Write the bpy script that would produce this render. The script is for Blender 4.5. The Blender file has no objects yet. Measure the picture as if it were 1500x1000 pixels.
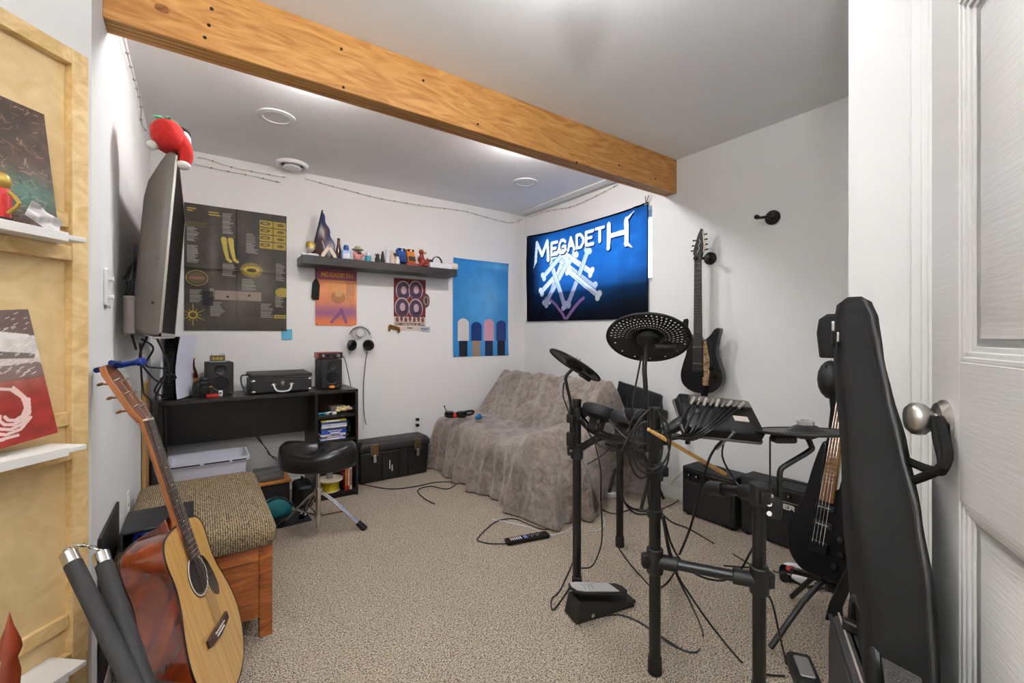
import bpy, bmesh, math, random
import numpy as np
from mathutils import Vector, Matrix, Euler
random.seed(7); rng = np.random.default_rng(7)
S = bpy.context.scene
COL = S.collection
PI = math.pi

# ------------------------------------------------------------------ camera
FPX, HOR, YAW, CZ = 650.7, 492.8, 0.6155, 1.151      # focal length and horizon in px of the 1500x1000 frame
cam = bpy.data.cameras.new('camera'); cam.sensor_width = 36; cam.lens = FPX / 1500 * 36
cam.shift_y = (HOR - 500) / 1500; cam.clip_start = 0.02
camo = bpy.data.objects.new('camera', cam); COL.objects.link(camo)
camo.location = (0, 0, CZ); camo.rotation_euler = (PI / 2, 0, -YAW)
S.camera = camo
# ------------------------------------------------------------------ world (daylight behind the window) and exposure
w = bpy.data.worlds.new('sky'); S.world = w; w.use_nodes = True
w.node_tree.nodes['Background'].inputs[0].default_value = (0.72, 0.86, 1.0, 1)
w.node_tree.nodes['Background'].inputs[1].default_value = 5.5
S.view_settings.view_transform = 'Standard'; S.view_settings.look = 'None'
S.view_settings.gamma = 1; S.view_settings.use_curve_mapping = False
S.view_settings.exposure = 0.30
LAMP = 330.0                                            # radiance of a lit ceiling lamp
LAMPS_ON = [(0.45, 2.22, 1.1), (1.72, 2.22, 1.4)]    # shallow dome lamps hidden behind the beam
LCOL = (.97, .975, .985)                                # colour of the lamps
UPLIGHT = (-0.25, -0.35, 610.0)                        # added unseen uplight by the entry, brightens the ceiling like a bounced flash
GLOBES = [(0.92, 0.92, 40.0), (-0.60, -1.10, 20.0)]    # radiance of the globe lamps before the beam
# ------------------------------------------------------------------ pixel helpers
s_, c_ = math.sin(YAW), math.cos(YAW)
RV, FV, UV = Vector((c_, -s_, 0)), Vector((s_, c_, 0)), Vector((0, 0, 1))
CAM = Vector((0, 0, CZ))
def ray(px, py): return FV + RV * ((px - 750) / FPX) + UV * ((HOR - py) / FPX)
def atz(px, py, z=0.0): d = ray(px, py); return CAM + d * ((z - CZ) / d.z)
def atx(px, py, x): d = ray(px, py); return CAM + d * (x / d.x)
def aty(px, py, y): d = ray(px, py); return CAM + d * (y / d.y)
def dep(px, py, t): return CAM + ray(px, py) * t
# ------------------------------------------------------------------ materials
def lin(c): return tuple((v / 12.92 if v <= .04045 else ((v + .055) / 1.055) ** 2.4) for v in c[:3])
MATS = {}
def M(name, col=(.5, .5, .5), rough=.5, metal=0, var=0., scale=8., bump=0., bscale=60., spec=.5, coat=0., trans=0., detail=4, stretch=None):
    """plain procedural material; col is sRGB 0..1"""
    if name in MATS: return MATS[name]
    m = bpy.data.materials.new(name); m.use_nodes = True; nt = m.node_tree; N, L = nt.nodes, nt.links
    b = N['Principled BSDF']; c = lin(col)
    b.inputs['Base Color'].default_value = (*c, 1); b.inputs['Roughness'].default_value = rough
    b.inputs['Metallic'].default_value = metal; b.inputs['Specular IOR Level'].default_value = spec
    b.inputs['Coat Weight'].default_value = coat
    if trans: b.inputs['Transmission Weight'].default_value = trans
    tc = N.new('ShaderNodeTexCoord'); mp = N.new('ShaderNodeMapping'); L.new(tc.outputs['Object'], mp.inputs[0])
    if stretch: mp.inputs['Scale'].default_value = stretch
    nz = N.new('ShaderNodeTexNoise'); nz.inputs['Scale'].default_value = scale; nz.inputs['Detail'].default_value = detail
    L.new(mp.outputs[0], nz.inputs['Vector'])
    v = max(var, .02)
    cr = N.new('ShaderNodeValToRGB'); e = cr.color_ramp.elements
    e[0].position, e[1].position = .3, .7
    e[0].color = (*[x * (1 - v) for x in c], 1); e[1].color = (*[min(1, x * (1 + v)) for x in c], 1)
    L.new(nz.outputs[0], cr.inputs[0]); L.new(cr.outputs[0], b.inputs['Base Color'])
    if bump:
        n2 = N.new('ShaderNodeTexNoise'); n2.inputs['Scale'].default_value = bscale; n2.inputs['Detail'].default_value = 3
        L.new(mp.outputs[0], n2.inputs['Vector'])
        bp = N.new('ShaderNodeBump'); bp.inputs['Strength'].default_value = bump; bp.inputs['Distance'].default_value = .01
        L.new(n2.outputs[0], bp.inputs['Height']); L.new(bp.outputs[0], b.inputs['Normal'])
    MATS[name] = m; return m
def W(name, c1, c2, stretch=(1, 12, 12), scale=3., dist=1.5, rough=.45, coat=0., c3=None):
    """wood: noise stretched along the grain"""
    m = bpy.data.materials.new(name); m.use_nodes = True; nt = m.node_tree; N, L = nt.nodes, nt.links
    b = N['Principled BSDF']; b.inputs['Roughness'].default_value = rough; b.inputs['Coat Weight'].default_value = coat
    b.inputs['Coat Roughness'].default_value = .1
    tc = N.new('ShaderNodeTexCoord'); mp = N.new('ShaderNodeMapping'); mp.inputs['Scale'].default_value = stretch
    L.new(tc.outputs['Object'], mp.inputs[0])
    nz = N.new('ShaderNodeTexNoise'); nz.inputs['Scale'].default_value = scale; nz.inputs['Detail'].default_value = 6
    nz.inputs['Distortion'].default_value = dist; L.new(mp.outputs[0], nz.inputs['Vector'])
    cr = N.new('ShaderNodeValToRGB'); e = cr.color_ramp.elements
    e[0].position, e[1].position = .32, .68
    e[0].color = (*lin(c1), 1); e[1].color = (*lin(c2), 1)
    if c3: k = cr.color_ramp.elements.new(.5); k.color = (*lin(c3), 1)
    L.new(nz.outputs[0], cr.inputs[0]); L.new(cr.outputs[0], b.inputs['Base Color'])
    bp = N.new('ShaderNodeBump'); bp.inputs['Strength'].default_value = .08; L.new(nz.outputs[0], bp.inputs['Height'])
    L.new(bp.outputs[0], b.inputs['Normal'])
    MATS[name] = m; return m
def VC(name, rough=.5, translucent=0.):
    """printed surface: colour attribute painted by the script"""
    m = bpy.data.materials.new(name); m.use_nodes = True; nt = m.node_tree; N, L = nt.nodes, nt.links
    b = N['Principled BSDF']; b.inputs['Roughness'].default_value = rough; b.inputs['Specular IOR Level'].default_value = .25
    a = N.new('ShaderNodeAttribute'); a.attribute_name = 'Col'; L.new(a.outputs['Color'], b.inputs['Base Color'])
    if translucent:
        t = N.new('ShaderNodeBsdfTranslucent'); L.new(a.outputs['Color'], t.inputs[0])
        mx = N.new('ShaderNodeMixShader'); mx.inputs[0].default_value = translucent
        L.new(b.outputs[0], mx.inputs[1]); L.new(t.outputs[0], mx.inputs[2]); L.new(mx.outputs[0], N['Material Output'].inputs[0])
    return m
def EM(name, col, strength):
    m = bpy.data.materials.new(name); m.use_nodes = True; b = m.node_tree.nodes['Principled BSDF']
    b.inputs['Base Color'].default_value = (*lin(col), 1)
    b.inputs['Emission Color'].default_value = (*lin(col), 1); b.inputs['Emission Strength'].default_value = strength
    return m
# ------------------------------------------------------------------ mesh builder
def basis(zv):
    z = Vector(zv).normalized(); a = Vector((1, 0, 0)) if abs(z.x) < .8 else Vector((0, 1, 0))
    x = a.cross(z).normalized(); return x, z.cross(x), z
def frame(o, x, y):
    """matrix with origin o, local x, y axes and z = x cross y"""
    x = Vector(x).normalized(); z = x.cross(Vector(y)).normalized(); y = z.cross(x)
    m = Matrix((x, y, z)).transposed().to_4x4(); m.translation = Vector(o); return m
def smooth(pts, n=6, closed=False):
    P = [Vector(p) for p in pts]; k = len(P); out = []
    for i in range(k if closed else k - 1):
        g = (lambda j: P[j % k]) if closed else (lambda j: P[max(0, min(k - 1, j))])
        a, b, c, d = g(i - 1), g(i), g(i + 1), g(i + 2)
        for j in range(n):
            t = j / n
            out.append(.5 * ((2 * b) + (c - a) * t + (2 * a - 5 * b + 4 * c - d) * t * t + (3 * b - a - 3 * c + d) * t ** 3))
    if not closed: out.append(P[-1])
    return out
class MB:
    def __init__(s): s.v = []; s.f = []; s.M = None
    def add(s, vs, fs, m=None):
        o = len(s.v); m = m or s.M
        s.v += [(m @ Vector(p)) if m else Vector(p) for p in vs]; s.f += [tuple(i + o for i in f) for f in fs]; return s
    def box(s, c, d, m=None):
        x, y, z = [k / 2 for k in d]; c = Vector(c)
        vs = [c + Vector((a * x, b * y, e * z)) for a in (-1, 1) for b in (-1, 1) for e in (-1, 1)]
        return s.add(vs, [(0, 1, 3, 2), (4, 6, 7, 5), (0, 4, 5, 1), (2, 3, 7, 6), (0, 2, 6, 4), (1, 5, 7, 3)], m)
    def b2(s, lo, hi, m=None):
        lo, hi = Vector(lo), Vector(hi); return s.box((lo + hi) / 2, hi - lo, m)
    def cyl(s, p0, p1, r0, r1=None, n=16, m=None):
        p0, p1 = Vector(p0), Vector(p1); r1 = r0 if r1 is None else r1; x, y, z = basis(p1 - p0)
        vs = [p + (x * math.cos(2 * PI * i / n) + y * math.sin(2 * PI * i / n)) * r for p, r in ((p0, r0), (p1, r1)) for i in range(n)]
        fs = [(i, (i + 1) % n, n + (i + 1) % n, n + i) for i in range(n)] + [tuple(range(n))[::-1], tuple(range(n, 2 * n))]
        return s.add(vs, fs, m)
    def tube(s, pts, r, n=8, m=None, closed=False):
        P = [Vector(p) for p in pts]; k = len(P); R = r if isinstance(r, (list, tuple)) else [r] * k
        vs = []; up = None
        for i in range(k):
            t = (P[(i + 1) % k] - P[i - 1]) if closed else (P[min(i + 1, k - 1)] - P[max(i - 1, 0)])
            t = t.normalized() if t.length > 1e-9 else Vector((0, 0, 1))
            if up is None: up = basis(t)[0]
            up = (up - t * up.dot(t)); up = up.normalized() if up.length > 1e-6 else basis(t)[0]
            q = t.cross(up)
            vs += [P[i] + (up * math.cos(2 * PI * j / n) + q * math.sin(2 * PI * j / n)) * R[i] for j in range(n)]
        fs = [(i * n + j, i * n + (j + 1) % n, ((i + 1) % k) * n + (j + 1) % n, ((i + 1) % k) * n + j) for i in range(k if closed else k - 1) for j in range(n)]
        if not closed: fs += [tuple(range(n))[::-1], tuple((k - 1) * n + j for j in range(n))]
        return s.add(vs, fs, m)
    def lathe(s, prof, n=24, o=(0, 0, 0), axis=(0, 0, 1), m=None, caps=True):
        x, y, z = basis(axis); o = Vector(o); k = len(prof); vs = []
        if Vector(axis).normalized() == Vector((0, 0, 1)): x, y = Vector((1, 0, 0)), Vector((0, 1, 0))
        for r, h in prof: vs += [o + z * h + (x * math.cos(2 * PI * i / n) + y * math.sin(2 * PI * i / n)) * max(r, 1e-5) for i in range(n)]
        fs = [(a * n + i, a * n + (i + 1) % n, (a + 1) * n + (i + 1) % n, (a + 1) * n + i) for a in range(k - 1) for i in range(n)]
        if caps: fs += [tuple(range(n))[::-1], tuple((k - 1) * n + j for j in range(n))]
        return s.add(vs, fs, m)
    def prism(s, out, z0, z1, m=None):
        k = len(out); vs = [(p[0], p[1], z) for z in (z0, z1) for p in out]
        A = sum(out[i][0] * out[(i + 1) % k][1] - out[(i + 1) % k][0] * out[i][1] for i in range(k))
        fs = [(i, (i + 1) % k, k + (i + 1) % k, k + i) for i in range(k)] + [tuple(range(k))[::-1], tuple(range(k, 2 * k))]
        if A < 0: fs = [f[::-1] for f in fs]
        return s.add(vs, fs, m)
    def ball(s, c, r, n=14, m=None):
        r = Vector(r) if not isinstance(r, (int, float)) else Vector((r, r, r)); c = Vector(c); h = n // 2 + 1; vs = []
        for a in range(1, h):
            t = PI * a / h
            vs += [c + Vector((r.x * math.sin(t) * math.cos(2 * PI * i / n), r.y * math.sin(t) * math.sin(2 * PI * i / n), r.z * math.cos(t))) for i in range(n)]
        k = len(vs); vs += [c + Vector((0, 0, r.z)), c - Vector((0, 0, r.z))]
        fs = [(a * n + i, (a + 1) * n + i, (a + 1) * n + (i + 1) % n, a * n + (i + 1) % n) for a in range(h - 2) for i in range(n)]
        fs += [(k, i, (i + 1) % n) for i in range(n)] + [(k + 1, (h - 2) * n + (i + 1) % n, (h - 2) * n + i) for i in range(n)]
        return s.add(vs, fs, m)
    def loft(s, secs, m=None, caps=True):
        n = len(secs[0]); vs = [p for q in secs for p in q]; k = len(secs)
        fs = [(a * n + i, a * n + (i + 1) % n, (a + 1) * n + (i + 1) % n, (a + 1) * n + i) for a in range(k - 1) for i in range(n)]
        if caps: fs += [tuple(range(n))[::-1], tuple((k - 1) * n + j for j in range(n))]
        return s.add(vs, fs, m)
    def grid(s, fn, nu, nv, m=None):
        vs = [fn(i / nu, j / nv) for j in range(nv + 1) for i in range(nu + 1)]
        fs = [(j * (nu + 1) + i, j * (nu + 1) + i + 1, (j + 1) * (nu + 1) + i + 1, (j + 1) * (nu + 1) + i) for j in range(nv) for i in range(nu)]
        return s.add(vs, fs, m)
def rrect(w, h, r, n=4, c=(0, 0)):
    o = []
    for k, (a, b) in enumerate(((1, 1), (-1, 1), (-1, -1), (1, -1))):
        for i in range(n + 1):
            t = PI / 2 * (k + i / n); o.append((c[0] + a * (w / 2 - r) + r * math.cos(t), c[1] + b * (h / 2 - r) + r * math.sin(t)))
    return o
# ------------------------------------------------------------------ objects
def tag(o, label=None, cat=None, group=None, kind=None):
    if label: o['label'] = label
    if cat: o['category'] = cat
    if group: o['group'] = group
    if kind: o['kind'] = kind
    return o
def thing(name, label, cat, loc=(0, 0, 0), mat=None, rz=0, group=None):
    o = bpy.data.objects.new(name, None); COL.objects.link(o); o.empty_display_size = .05
    o.matrix_basis = mat if mat is not None else Matrix.Translation(loc) @ Matrix.Rotation(rz, 4, 'Z')
    return tag(o, label, cat, group)
def abs_matrix(o):
    m = o.matrix_basis.copy()
    while o.parent: o = o.parent; m = o.matrix_basis @ m
    return m
def part(name, mb, mat, parent=None, bevel=0, seg=2, world=False, sub=0, ang=40, label=None, kind=None, flat=False):
    me = bpy.data.meshes.new(name); vs = mb.v
    if world and parent is not None:
        inv = abs_matrix(parent).inverted(); vs = [inv @ p for p in vs]
    me.from_pydata([tuple(p) for p in vs], [], mb.f); me.update()
    bm = bmesh.new(); bm.from_mesh(me); bmesh.ops.recalc_face_normals(bm, faces=bm.faces[:]); bm.to_mesh(me); bm.free()
    if not flat:
        me.shade_smooth()
        me.set_sharp_from_angle(angle=math.radians(ang))
    me.materials.append(mat)
    o = bpy.data.objects.new(name, me); COL.objects.link(o)
    if parent is not None: o.parent = parent
    if bevel:
        b = o.modifiers.new('bevel', 'BEVEL'); b.width = bevel; b.segments = seg; b.limit_method = 'ANGLE'; b.angle_limit = math.radians(40); b.harden_normals = False
    if sub:
        q = o.modifiers.new('sub', 'SUBSURF'); q.levels = q.render_levels = sub
    if label: o['label'] = label
    if kind: o['kind'] = kind
    return o
def solo(name, mb, mat, label, cat, loc=(0, 0, 0), group=None, **k):
    """a thing that is one mesh; vertices given in the world, origin moved to loc"""
    loc = Vector(loc); mb.v = [p - loc for p in mb.v]
    o = part(name, mb, mat, None, **k); o.location = loc; return tag(o, label, cat, group)
def struct(name, mb, mat, label=None, **k): return tag(part(name, mb, mat, None, **k), label, kind='structure')
def copy_tree(o, parent=None):
    c = o.copy(); COL.objects.link(c); c.parent = parent
    for ch in [x for x in COL.objects if x.parent == o]: copy_tree(ch, c)
    return c
def cable(pts, r=.003, n=6, sm=8): return MB().tube(smooth(pts, sm), r, n)
# ------------------------------------------------------------------ painter for printed sheets
FONT = {'A': [[(0, 0), (.5, 1), (1, 0)], [(.2, .38), (.8, .38)]], 'B': [[(0, 0), (0, 1), (.7, 1), (.95, .8), (.7, .55), (0, .55)], [(.7, .55), (1, .28), (.75, 0), (0, 0)]],
 'C': [[(1, .8), (.7, 1), (.3, 1), (0, .7), (0, .3), (.3, 0), (.7, 0), (1, .2)]], 'D': [[(0, 0), (0, 1), (.6, 1), (1, .65), (1, .35), (.6, 0), (0, 0)]],
 'E': [[(1, 1), (0, 1), (0, 0), (1, 0)], [(0, .52), (.75, .52)]], 'F': [[(1, 1), (0, 1), (0, 0)], [(0, .52), (.75, .52)]],
 'G': [[(1, .82), (.7, 1), (.3, 1), (0, .7), (0, .3), (.3, 0), (.7, 0), (1, .2), (1, .48), (.6, .48)]], 'H': [[(0, 0), (0, 1)], [(1, 0), (1, 1)], [(0, .5), (1, .5)]],
 'L': [[(0, 1), (0, 0), (1, 0)]], 'M': [[(0, 0), (.1, 1), (.5, .3), (.9, 1), (1, 0)]], 'O': [[(.3, 0), (0, .3), (0, .7), (.3, 1), (.7, 1), (1, .7), (1, .3), (.7, 0), (.3, 0)]],
 'R': [[(0, 0), (0, 1), (.7, 1), (.95, .78), (.7, .5), (0, .5)], [(.5, .5), (1, 0)]], 'S': [[(1, .85), (.7, 1), (.25, 1), (0, .77), (.3, .52), (.75, .47), (1, .23), (.75, 0), (.25, 0), (0, .15)]],
 'T': [[(0, 1), (1, 1)], [(.5, 1), (.5, 0)]], 'W': [[(0, 1), (.25, 0), (.5, .7), (.75, 0), (1, 1)]], 'Y': [[(0, 1), (.5, .5), (1, 1)], [(.5, .5), (.5, 0)]],
 'I': [[(.5, 0), (.5, 1)]], 'N': [[(0, 0), (0, 1), (1, 0), (1, 1)]], 'P': [[(0, 0), (0, 1), (.75, 1), (1, .77), (.75, .5), (0, .5)]]}
class Canvas:
    def __init__(s, w, h, nx, ny, col):
        s.w, s.h, s.nx, s.ny = w, h, nx, ny
        s.U, s.Vv = np.meshgrid(np.linspace(0, w, nx + 1), np.linspace(0, h, ny + 1)); s.a = np.zeros((ny + 1, nx + 1, 3)) + np.array(col)
    def put(s, mask, col, k=1.):
        mask = np.clip(mask.astype(float), 0, 1)[..., None] * k; s.a = s.a * (1 - mask) + np.array(col) * mask; return s
    def rect(s, x0, y0, x1, y1, col, k=1.): return s.put((s.U >= x0) & (s.U <= x1) & (s.Vv >= y0) & (s.Vv <= y1), col, k)
    def ell(s, x, y, rx, ry, col, k=1., ring=0):
        d = np.sqrt(((s.U - x) / rx) ** 2 + ((s.Vv - y) / ry) ** 2); return s.put((d <= 1) & (d >= 1 - ring if ring else True), col, k)
    def glow(s, x, y, rx, ry, col, k=1.): return s.put(np.exp(-(((s.U - x) / rx) ** 2 + ((s.Vv - y) / ry) ** 2)), col, k)
    def seg(s, p, q, r, col, k=1., r1=None):
        px, py = s.U - p[0], s.Vv - p[1]; dx, dy = q[0] - p[0], q[1] - p[1]; t = np.clip((px * dx + py * dy) / (dx * dx + dy * dy + 1e-12), 0, 1)
        R = r if r1 is None else r + (r1 - r) * t
        return s.put(np.hypot(px - t * dx, py - t * dy) <= R, col, k)
    def text(s, txt, x, y, cw, ch, r, col, gap=.3, skew=0.):
        for i, c in enumerate(txt):
            for pl in FONT.get(c, []):
                for a, b in zip(pl[:-1], pl[1:]):
                    X = x + i * cw * (1 + gap)
                    s.seg((X + a[0] * cw, y + a[1] * ch + skew * (X - x)), (X + b[0] * cw, y + b[1] * ch + skew * (X - x)), r, col)
        return s
    def noise(s, amp, cells=12):
        n = rng.random((cells, cells)); u = np.linspace(0, cells - 1.001, s.nx + 1); v = np.linspace(0, cells - 1.001, s.ny + 1)
        i, j = u.astype(int), v.astype(int); fu, fv = (u - i)[None, :], (v - j)[:, None]
        g = lambda a, b: n[np.ix_(np.minimum(j + b, cells - 1), np.minimum(i + a, cells - 1))]
        k = (g(0, 0) * (1 - fu) + g(1, 0) * fu) * (1 - fv) + (g(0, 1) * (1 - fu) + g(1, 1) * fu) * fv
        s.a = np.clip(s.a * (1 + amp * (k - .5) * 2)[..., None], 0, 1); return s
    def lines(s, x0, y0, x1, y1, n, col, k=.8):
        for i in range(n):
            y = y1 - (y1 - y0) * (i + .5) / n; s.rect(x0, y - (y1 - y0) / n * .28, x0 + (x1 - x0) * random.uniform(.55, 1), y + (y1 - y0) / n * .28, col, k)
        return s
def sheet(name, cv, mat, parent=None, disp=None, thick=.0):
    """printed sheet in local xy, front towards +z"""
    nx, ny = cv.nx, cv.ny; z = disp(cv.U, cv.Vv) if disp else np.zeros_like(cv.U)
    if isinstance(z, tuple): X, Y, z = z
    else: X, Y = cv.U, cv.Vv
    co = np.stack([X, Y, z], -1).reshape(-1, 3)
    idx = np.arange((nx + 1) * (ny + 1)).reshape(ny + 1, nx + 1)
    q = np.stack([idx[:-1, :-1], idx[:-1, 1:], idx[1:, 1:], idx[1:, :-1]], -1).reshape(-1, 4)
    me = bpy.data.meshes.new(name); me.vertices.add(len(co)); me.vertices.foreach_set('co', co.ravel())
    me.loops.add(q.size); me.loops.foreach_set('vertex_index', q.ravel().astype(np.int32)); me.polygons.add(len(q))
    me.polygons.foreach_set('loop_start', np.arange(0, q.size, 4, dtype=np.int32)); me.update(calc_edges=True); me.validate()
    at = me.color_attributes.new('Col', 'FLOAT_COLOR', 'POINT'); a = np.clip(cv.a, 0, 1)
    l = np.where(a <= .04045, a / 12.92, ((a + .055) / 1.055) ** 2.4)
    at.data.foreach_set('color', np.concatenate([l, np.ones(l.shape[:2] + (1,))], -1).astype(np.float32).ravel())
    me.shade_smooth(); me.materials.append(mat)
    o = bpy.data.objects.new(name, me); COL.objects.link(o)
    if parent is not None: o.parent = parent
    if thick: k = o.modifiers.new('thick', 'SOLIDIFY'); k.thickness = thick; k.offset = -1
    return o
# ================================================================== SETTING
XL, XR, YB, H = -.246, 2.766, 3.682, 2.4
paint = M('wall_paint', (.90, .898, .89), .75, var=.015, scale=2, bump=.12, bscale=220, spec=.25)
ceilm = M('ceiling_paint', (.92, .918, .915), .9, var=.01, scale=3, bump=.1, bscale=150, spec=.1)
trimm = M('trim_paint', (.90, .90, .89), .4, var=.01, scale=3)
doorm = M('door_paint', (.90, .895, .885), .4, var=.01, scale=3, bump=.10, bscale=30, stretch=(.5, 6, 1))
black = M('black_plastic', (.055, .053, .051), .45, var=.15, scale=30, bump=.05, bscale=300)
blackg = M('black_gloss', (.03, .03, .032), .18, var=.1)
steel = M('chrome', (.8, .79, .77), .16, 1)
def carpet():
    m = bpy.data.materials.new('carpet'); m.use_nodes = True; N, L = m.node_tree.nodes, m.node_tree.links
    b = N['Principled BSDF']; b.inputs['Roughness'].default_value = .95; b.inputs['Specular IOR Level'].default_value = .1
    tc = N.new('ShaderNodeTexCoord')
    def nz(sc, d=3, di=0):
        n = N.new('ShaderNodeTexNoise'); n.inputs['Scale'].default_value = sc; n.inputs['Detail'].default_value = d; n.inputs['Distortion'].default_value = di
        L.new(tc.outputs['Object'], n.inputs['Vector']); return n
    a, c = nz(185, 5, .5), nz(5, 3)
    r = N.new('ShaderNodeValToRGB'); e = r.color_ramp.elements; e[0].position, e[1].position = .37, .63
    e[0].color = (*lin((.45, .385, .315)), 1); e[1].color = (*lin((.97, .915, .84)), 1)
    k = e.new(.5); k.color = (*lin((.82, .755, .67)), 1)
    L.new(a.outputs[0], r.inputs[0])
    mx = N.new('ShaderNodeMix'); mx.data_type = 'RGBA'; mx.blend_type = 'MULTIPLY'; mx.inputs[0].default_value = .35
    L.new(r.outputs[0], mx.inputs[6]); L.new(c.outputs[0], mx.inputs[7])
    mul = N.new('ShaderNodeMix'); mul.data_type = 'RGBA'; mul.blend_type = 'MIX'; mul.inputs[0].default_value = .25
    L.new(r.outputs[0], mul.inputs[6]); L.new(mx.outputs[2], mul.inputs[7]); L.new(mul.outputs[2], b.inputs['Base Color'])
    v = N.new('ShaderNodeTexVoronoi'); v.inputs['Scale'].default_value = 170; L.new(tc.outputs['Object'], v.inputs['Vector'])
    ad = N.new('ShaderNodeMath'); ad.operation = 'ADD'; L.new(v.outputs[0], ad.inputs[0]); L.new(a.outputs[0], ad.inputs[1])
    bp = N.new('ShaderNodeBump'); bp.inputs['Strength'].default_value = .9; bp.inputs['Distance'].default_value = .012
    L.new(ad.outputs[0], bp.inputs['Height']); L.new(bp.outputs[0], b.inputs['Normal']); return m
CARPET = carpet()
struct('floor', MB().b2((-1.5, -2.2, -.1), (3.0, 3.9, 0)), CARPET, 'beige speckled cut-pile carpet floor')
struct('ceiling', MB().b2((-1.5, -2.2, H), (3.0, 3.9, H + .1)), ceilm, 'flat white painted ceiling')
struct('wall_back', MB().b2((XL - .1, YB, 0), (XR + .2, YB + .12, H)), paint, 'white painted wall with posters and a black shelf')
struct('wall_left', MB().prism([(XL, 1.714), (XL, YB), (XL - .1, YB), (XL - .1, 1.76)], 0, H), paint, 'white painted wall behind the television')
# right wall around the window opening
WY0, WY1, WZ0, WZ1 = 2.102, 3.50, 1.56, 2.13
wr = MB()
wr.b2((XR, -2.2, 0), (XR + .2, WY0, H)); wr.b2((XR, WY1, 0), (XR + .2, YB, H)); wr.b2((XR, WY0, 0), (XR + .2, WY1, WZ0)); wr.b2((XR, WY0, WZ1), (XR + .2, WY1, H))
struct('wall_right', wr, paint, 'white painted wall with the blue flag and hanging guitar')
# angled wall at the left, in the direction of the pine panel
EC = Vector((XL, 1.714, 0)); E1 = Vector((-.661, -.75, 0)); EN = Vector((.75, -.661, 0))
wa = MB(); p0, p1 = EC, EC + E1 * 1.45; q0, q1 = p0 - EN * .1, p1 - EN * .1
wa.prism([(p0.x, p0.y), (p1.x, p1.y), (q1.x, q1.y), (q0.x, q0.y)], 0, H)
struct('wall_angled', wa, paint, 'white painted angled wall behind the pine panel')
we = MB(); we.b2((p1.x - .1, -2.1, 0), (p1.x, p1.y, H)); struct('wall_entry', we, paint, 'white painted wall beside the entry')
struct('wall_rear', MB().b2((p1.x, -2.1, 0), (1.6, -2.0, H)), paint, 'white painted wall at the rear of the entry')
struct('wall_closet', MB().b2((1.6, -2.1, 0), (XR, .507, H)), paint, 'white painted closet wall corner beside the door')
bb = .088
struct('baseboard_back', MB().b2((XL, YB - .012, 0), (XR, YB, bb)), trimm, 'low white baseboard along the back wall', bevel=.004)
struct('baseboard_right', MB().b2((XR - .012, .51, 0), (XR, YB, bb)), trimm, 'low white baseboard along the right wall', bevel=.004)
struct('baseboard_left', MB().b2((XL, 1.75, 0), (XL + .012, YB, bb)), trimm, 'low white baseboard along the left wall', bevel=.004)
# ceiling moulding above the flag (flat white band on the ceiling)
struct('trim_1', MB().b2((XR - .13, 2.0, H - .012), (XR - .045, YB - .06, H)), trimm, 'flat white strip on the ceiling over the flag', bevel=.004)
# closet casing on the closet wall
cs = MB()
for y0, y1, t in ((.272, .362, .008), (.276, .340, .014), (.282, .325, .018), (.285, .305, .022)): cs.b2((1.6 - t, y0, 0), (1.6, y1, 2.1))
struct('trim_2', cs, trimm, 'white stepped door casing on the closet wall', bevel=.002)
# window behind the flag
wf = MB(); fx0, fx1 = XR + .10, XR + .15
for a in ((fx0, WY0, WZ0, fx1, WY0 + .05, WZ1), (fx0, WY1 - .05, WZ0, fx1, WY1, WZ1), (fx0, WY0, WZ0, fx1, WY1, WZ0 + .05), (fx0, WY0, WZ1 - .05, fx1, WY1, WZ1), (fx0, 2.77, WZ0, fx1, 2.82, WZ1)): wf.b2(a[:3], a[3:])
win = struct('window_1', wf, trimm, 'basement window behind the blue flag', bevel=.004)
glass = M('window_glass', (.95, .97, 1), .02, trans=1., spec=.5)
for a, b in ((WY0 + .05, 2.77), (2.82, WY1 - .05)): part('pane', MB().b2((XR + .122, a, WZ0 + .05), (XR + .126, b, WZ1 - .05)), glass, win)
part('sill', MB().b2((XR - .005, WY0, WZ0), (XR + .1, WY1, WZ0 + .012)), trimm, win)
# ------------------------------------------------------------------ timber beam of laminated plies
BY0, BY1, BZ = 1.893, 1.989, 2.163
def beam_mat():
    m = W('beam_face', (.68, .45, .21), (.83, .62, .36), (1.0, 5, 6.5), 2.6, 3.2, .55, c3=(.77, .55, .29)); return m
beamf = beam_mat(); beamd = W('beam_core', (.50, .34, .14), (.69, .51, .27), (1, 30, 30), 4, .4, .6)
bo = struct('ceiling_beam', MB().b2((XL, BY0, BZ), (XR, BY0 + .012, H)), beamf, 'exposed laminated timber beam across the ceiling', bevel=.002)
for i in range(6):
    y0 = BY0 + .0125 + i * .014
    part('ply', MB().b2((XL, y0, BZ + random.choice((0, .0012, .002))), (XR, y0 + .0135, H)), beamd if i % 2 == 0 else W('beam_core_%d' % i, (.56 + .03 * i, .40, .18), (.74, .55, .3), (1, 30, 30), 4, .4, .6), bo, bevel=.0012, seg=1)
nailm = M('nail_head', (.16, .11, .07), .5, .4)
for px, py in ((310, 13), (306, 37), (300, 55), (500, 72), (503, 128), (620, 118), (700, 182), (845, 238), (907, 242), (960, 262), (968, 214)):
    p = aty(px, py, BY0); part('nail', MB().cyl((p.x, BY0 + .002, p.z), (p.x, BY0 - .0015, p.z), .006, n=10), nailm, bo)
knotm = W('knot', (.42, .25, .1), (.66, .42, .2), (20, 20, 20), 3, 1)
p = aty(238, 13, BY0); part('knot', MB().add([(v.x, BY0 - .0012, v.z) for v in [Vector((p.x + .022 * math.cos(i * PI / 10), 0, p.z + .014 * math.sin(i * PI / 10))) for i in range(20)]], [tuple(range(20))]), knotm, bo)
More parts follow.
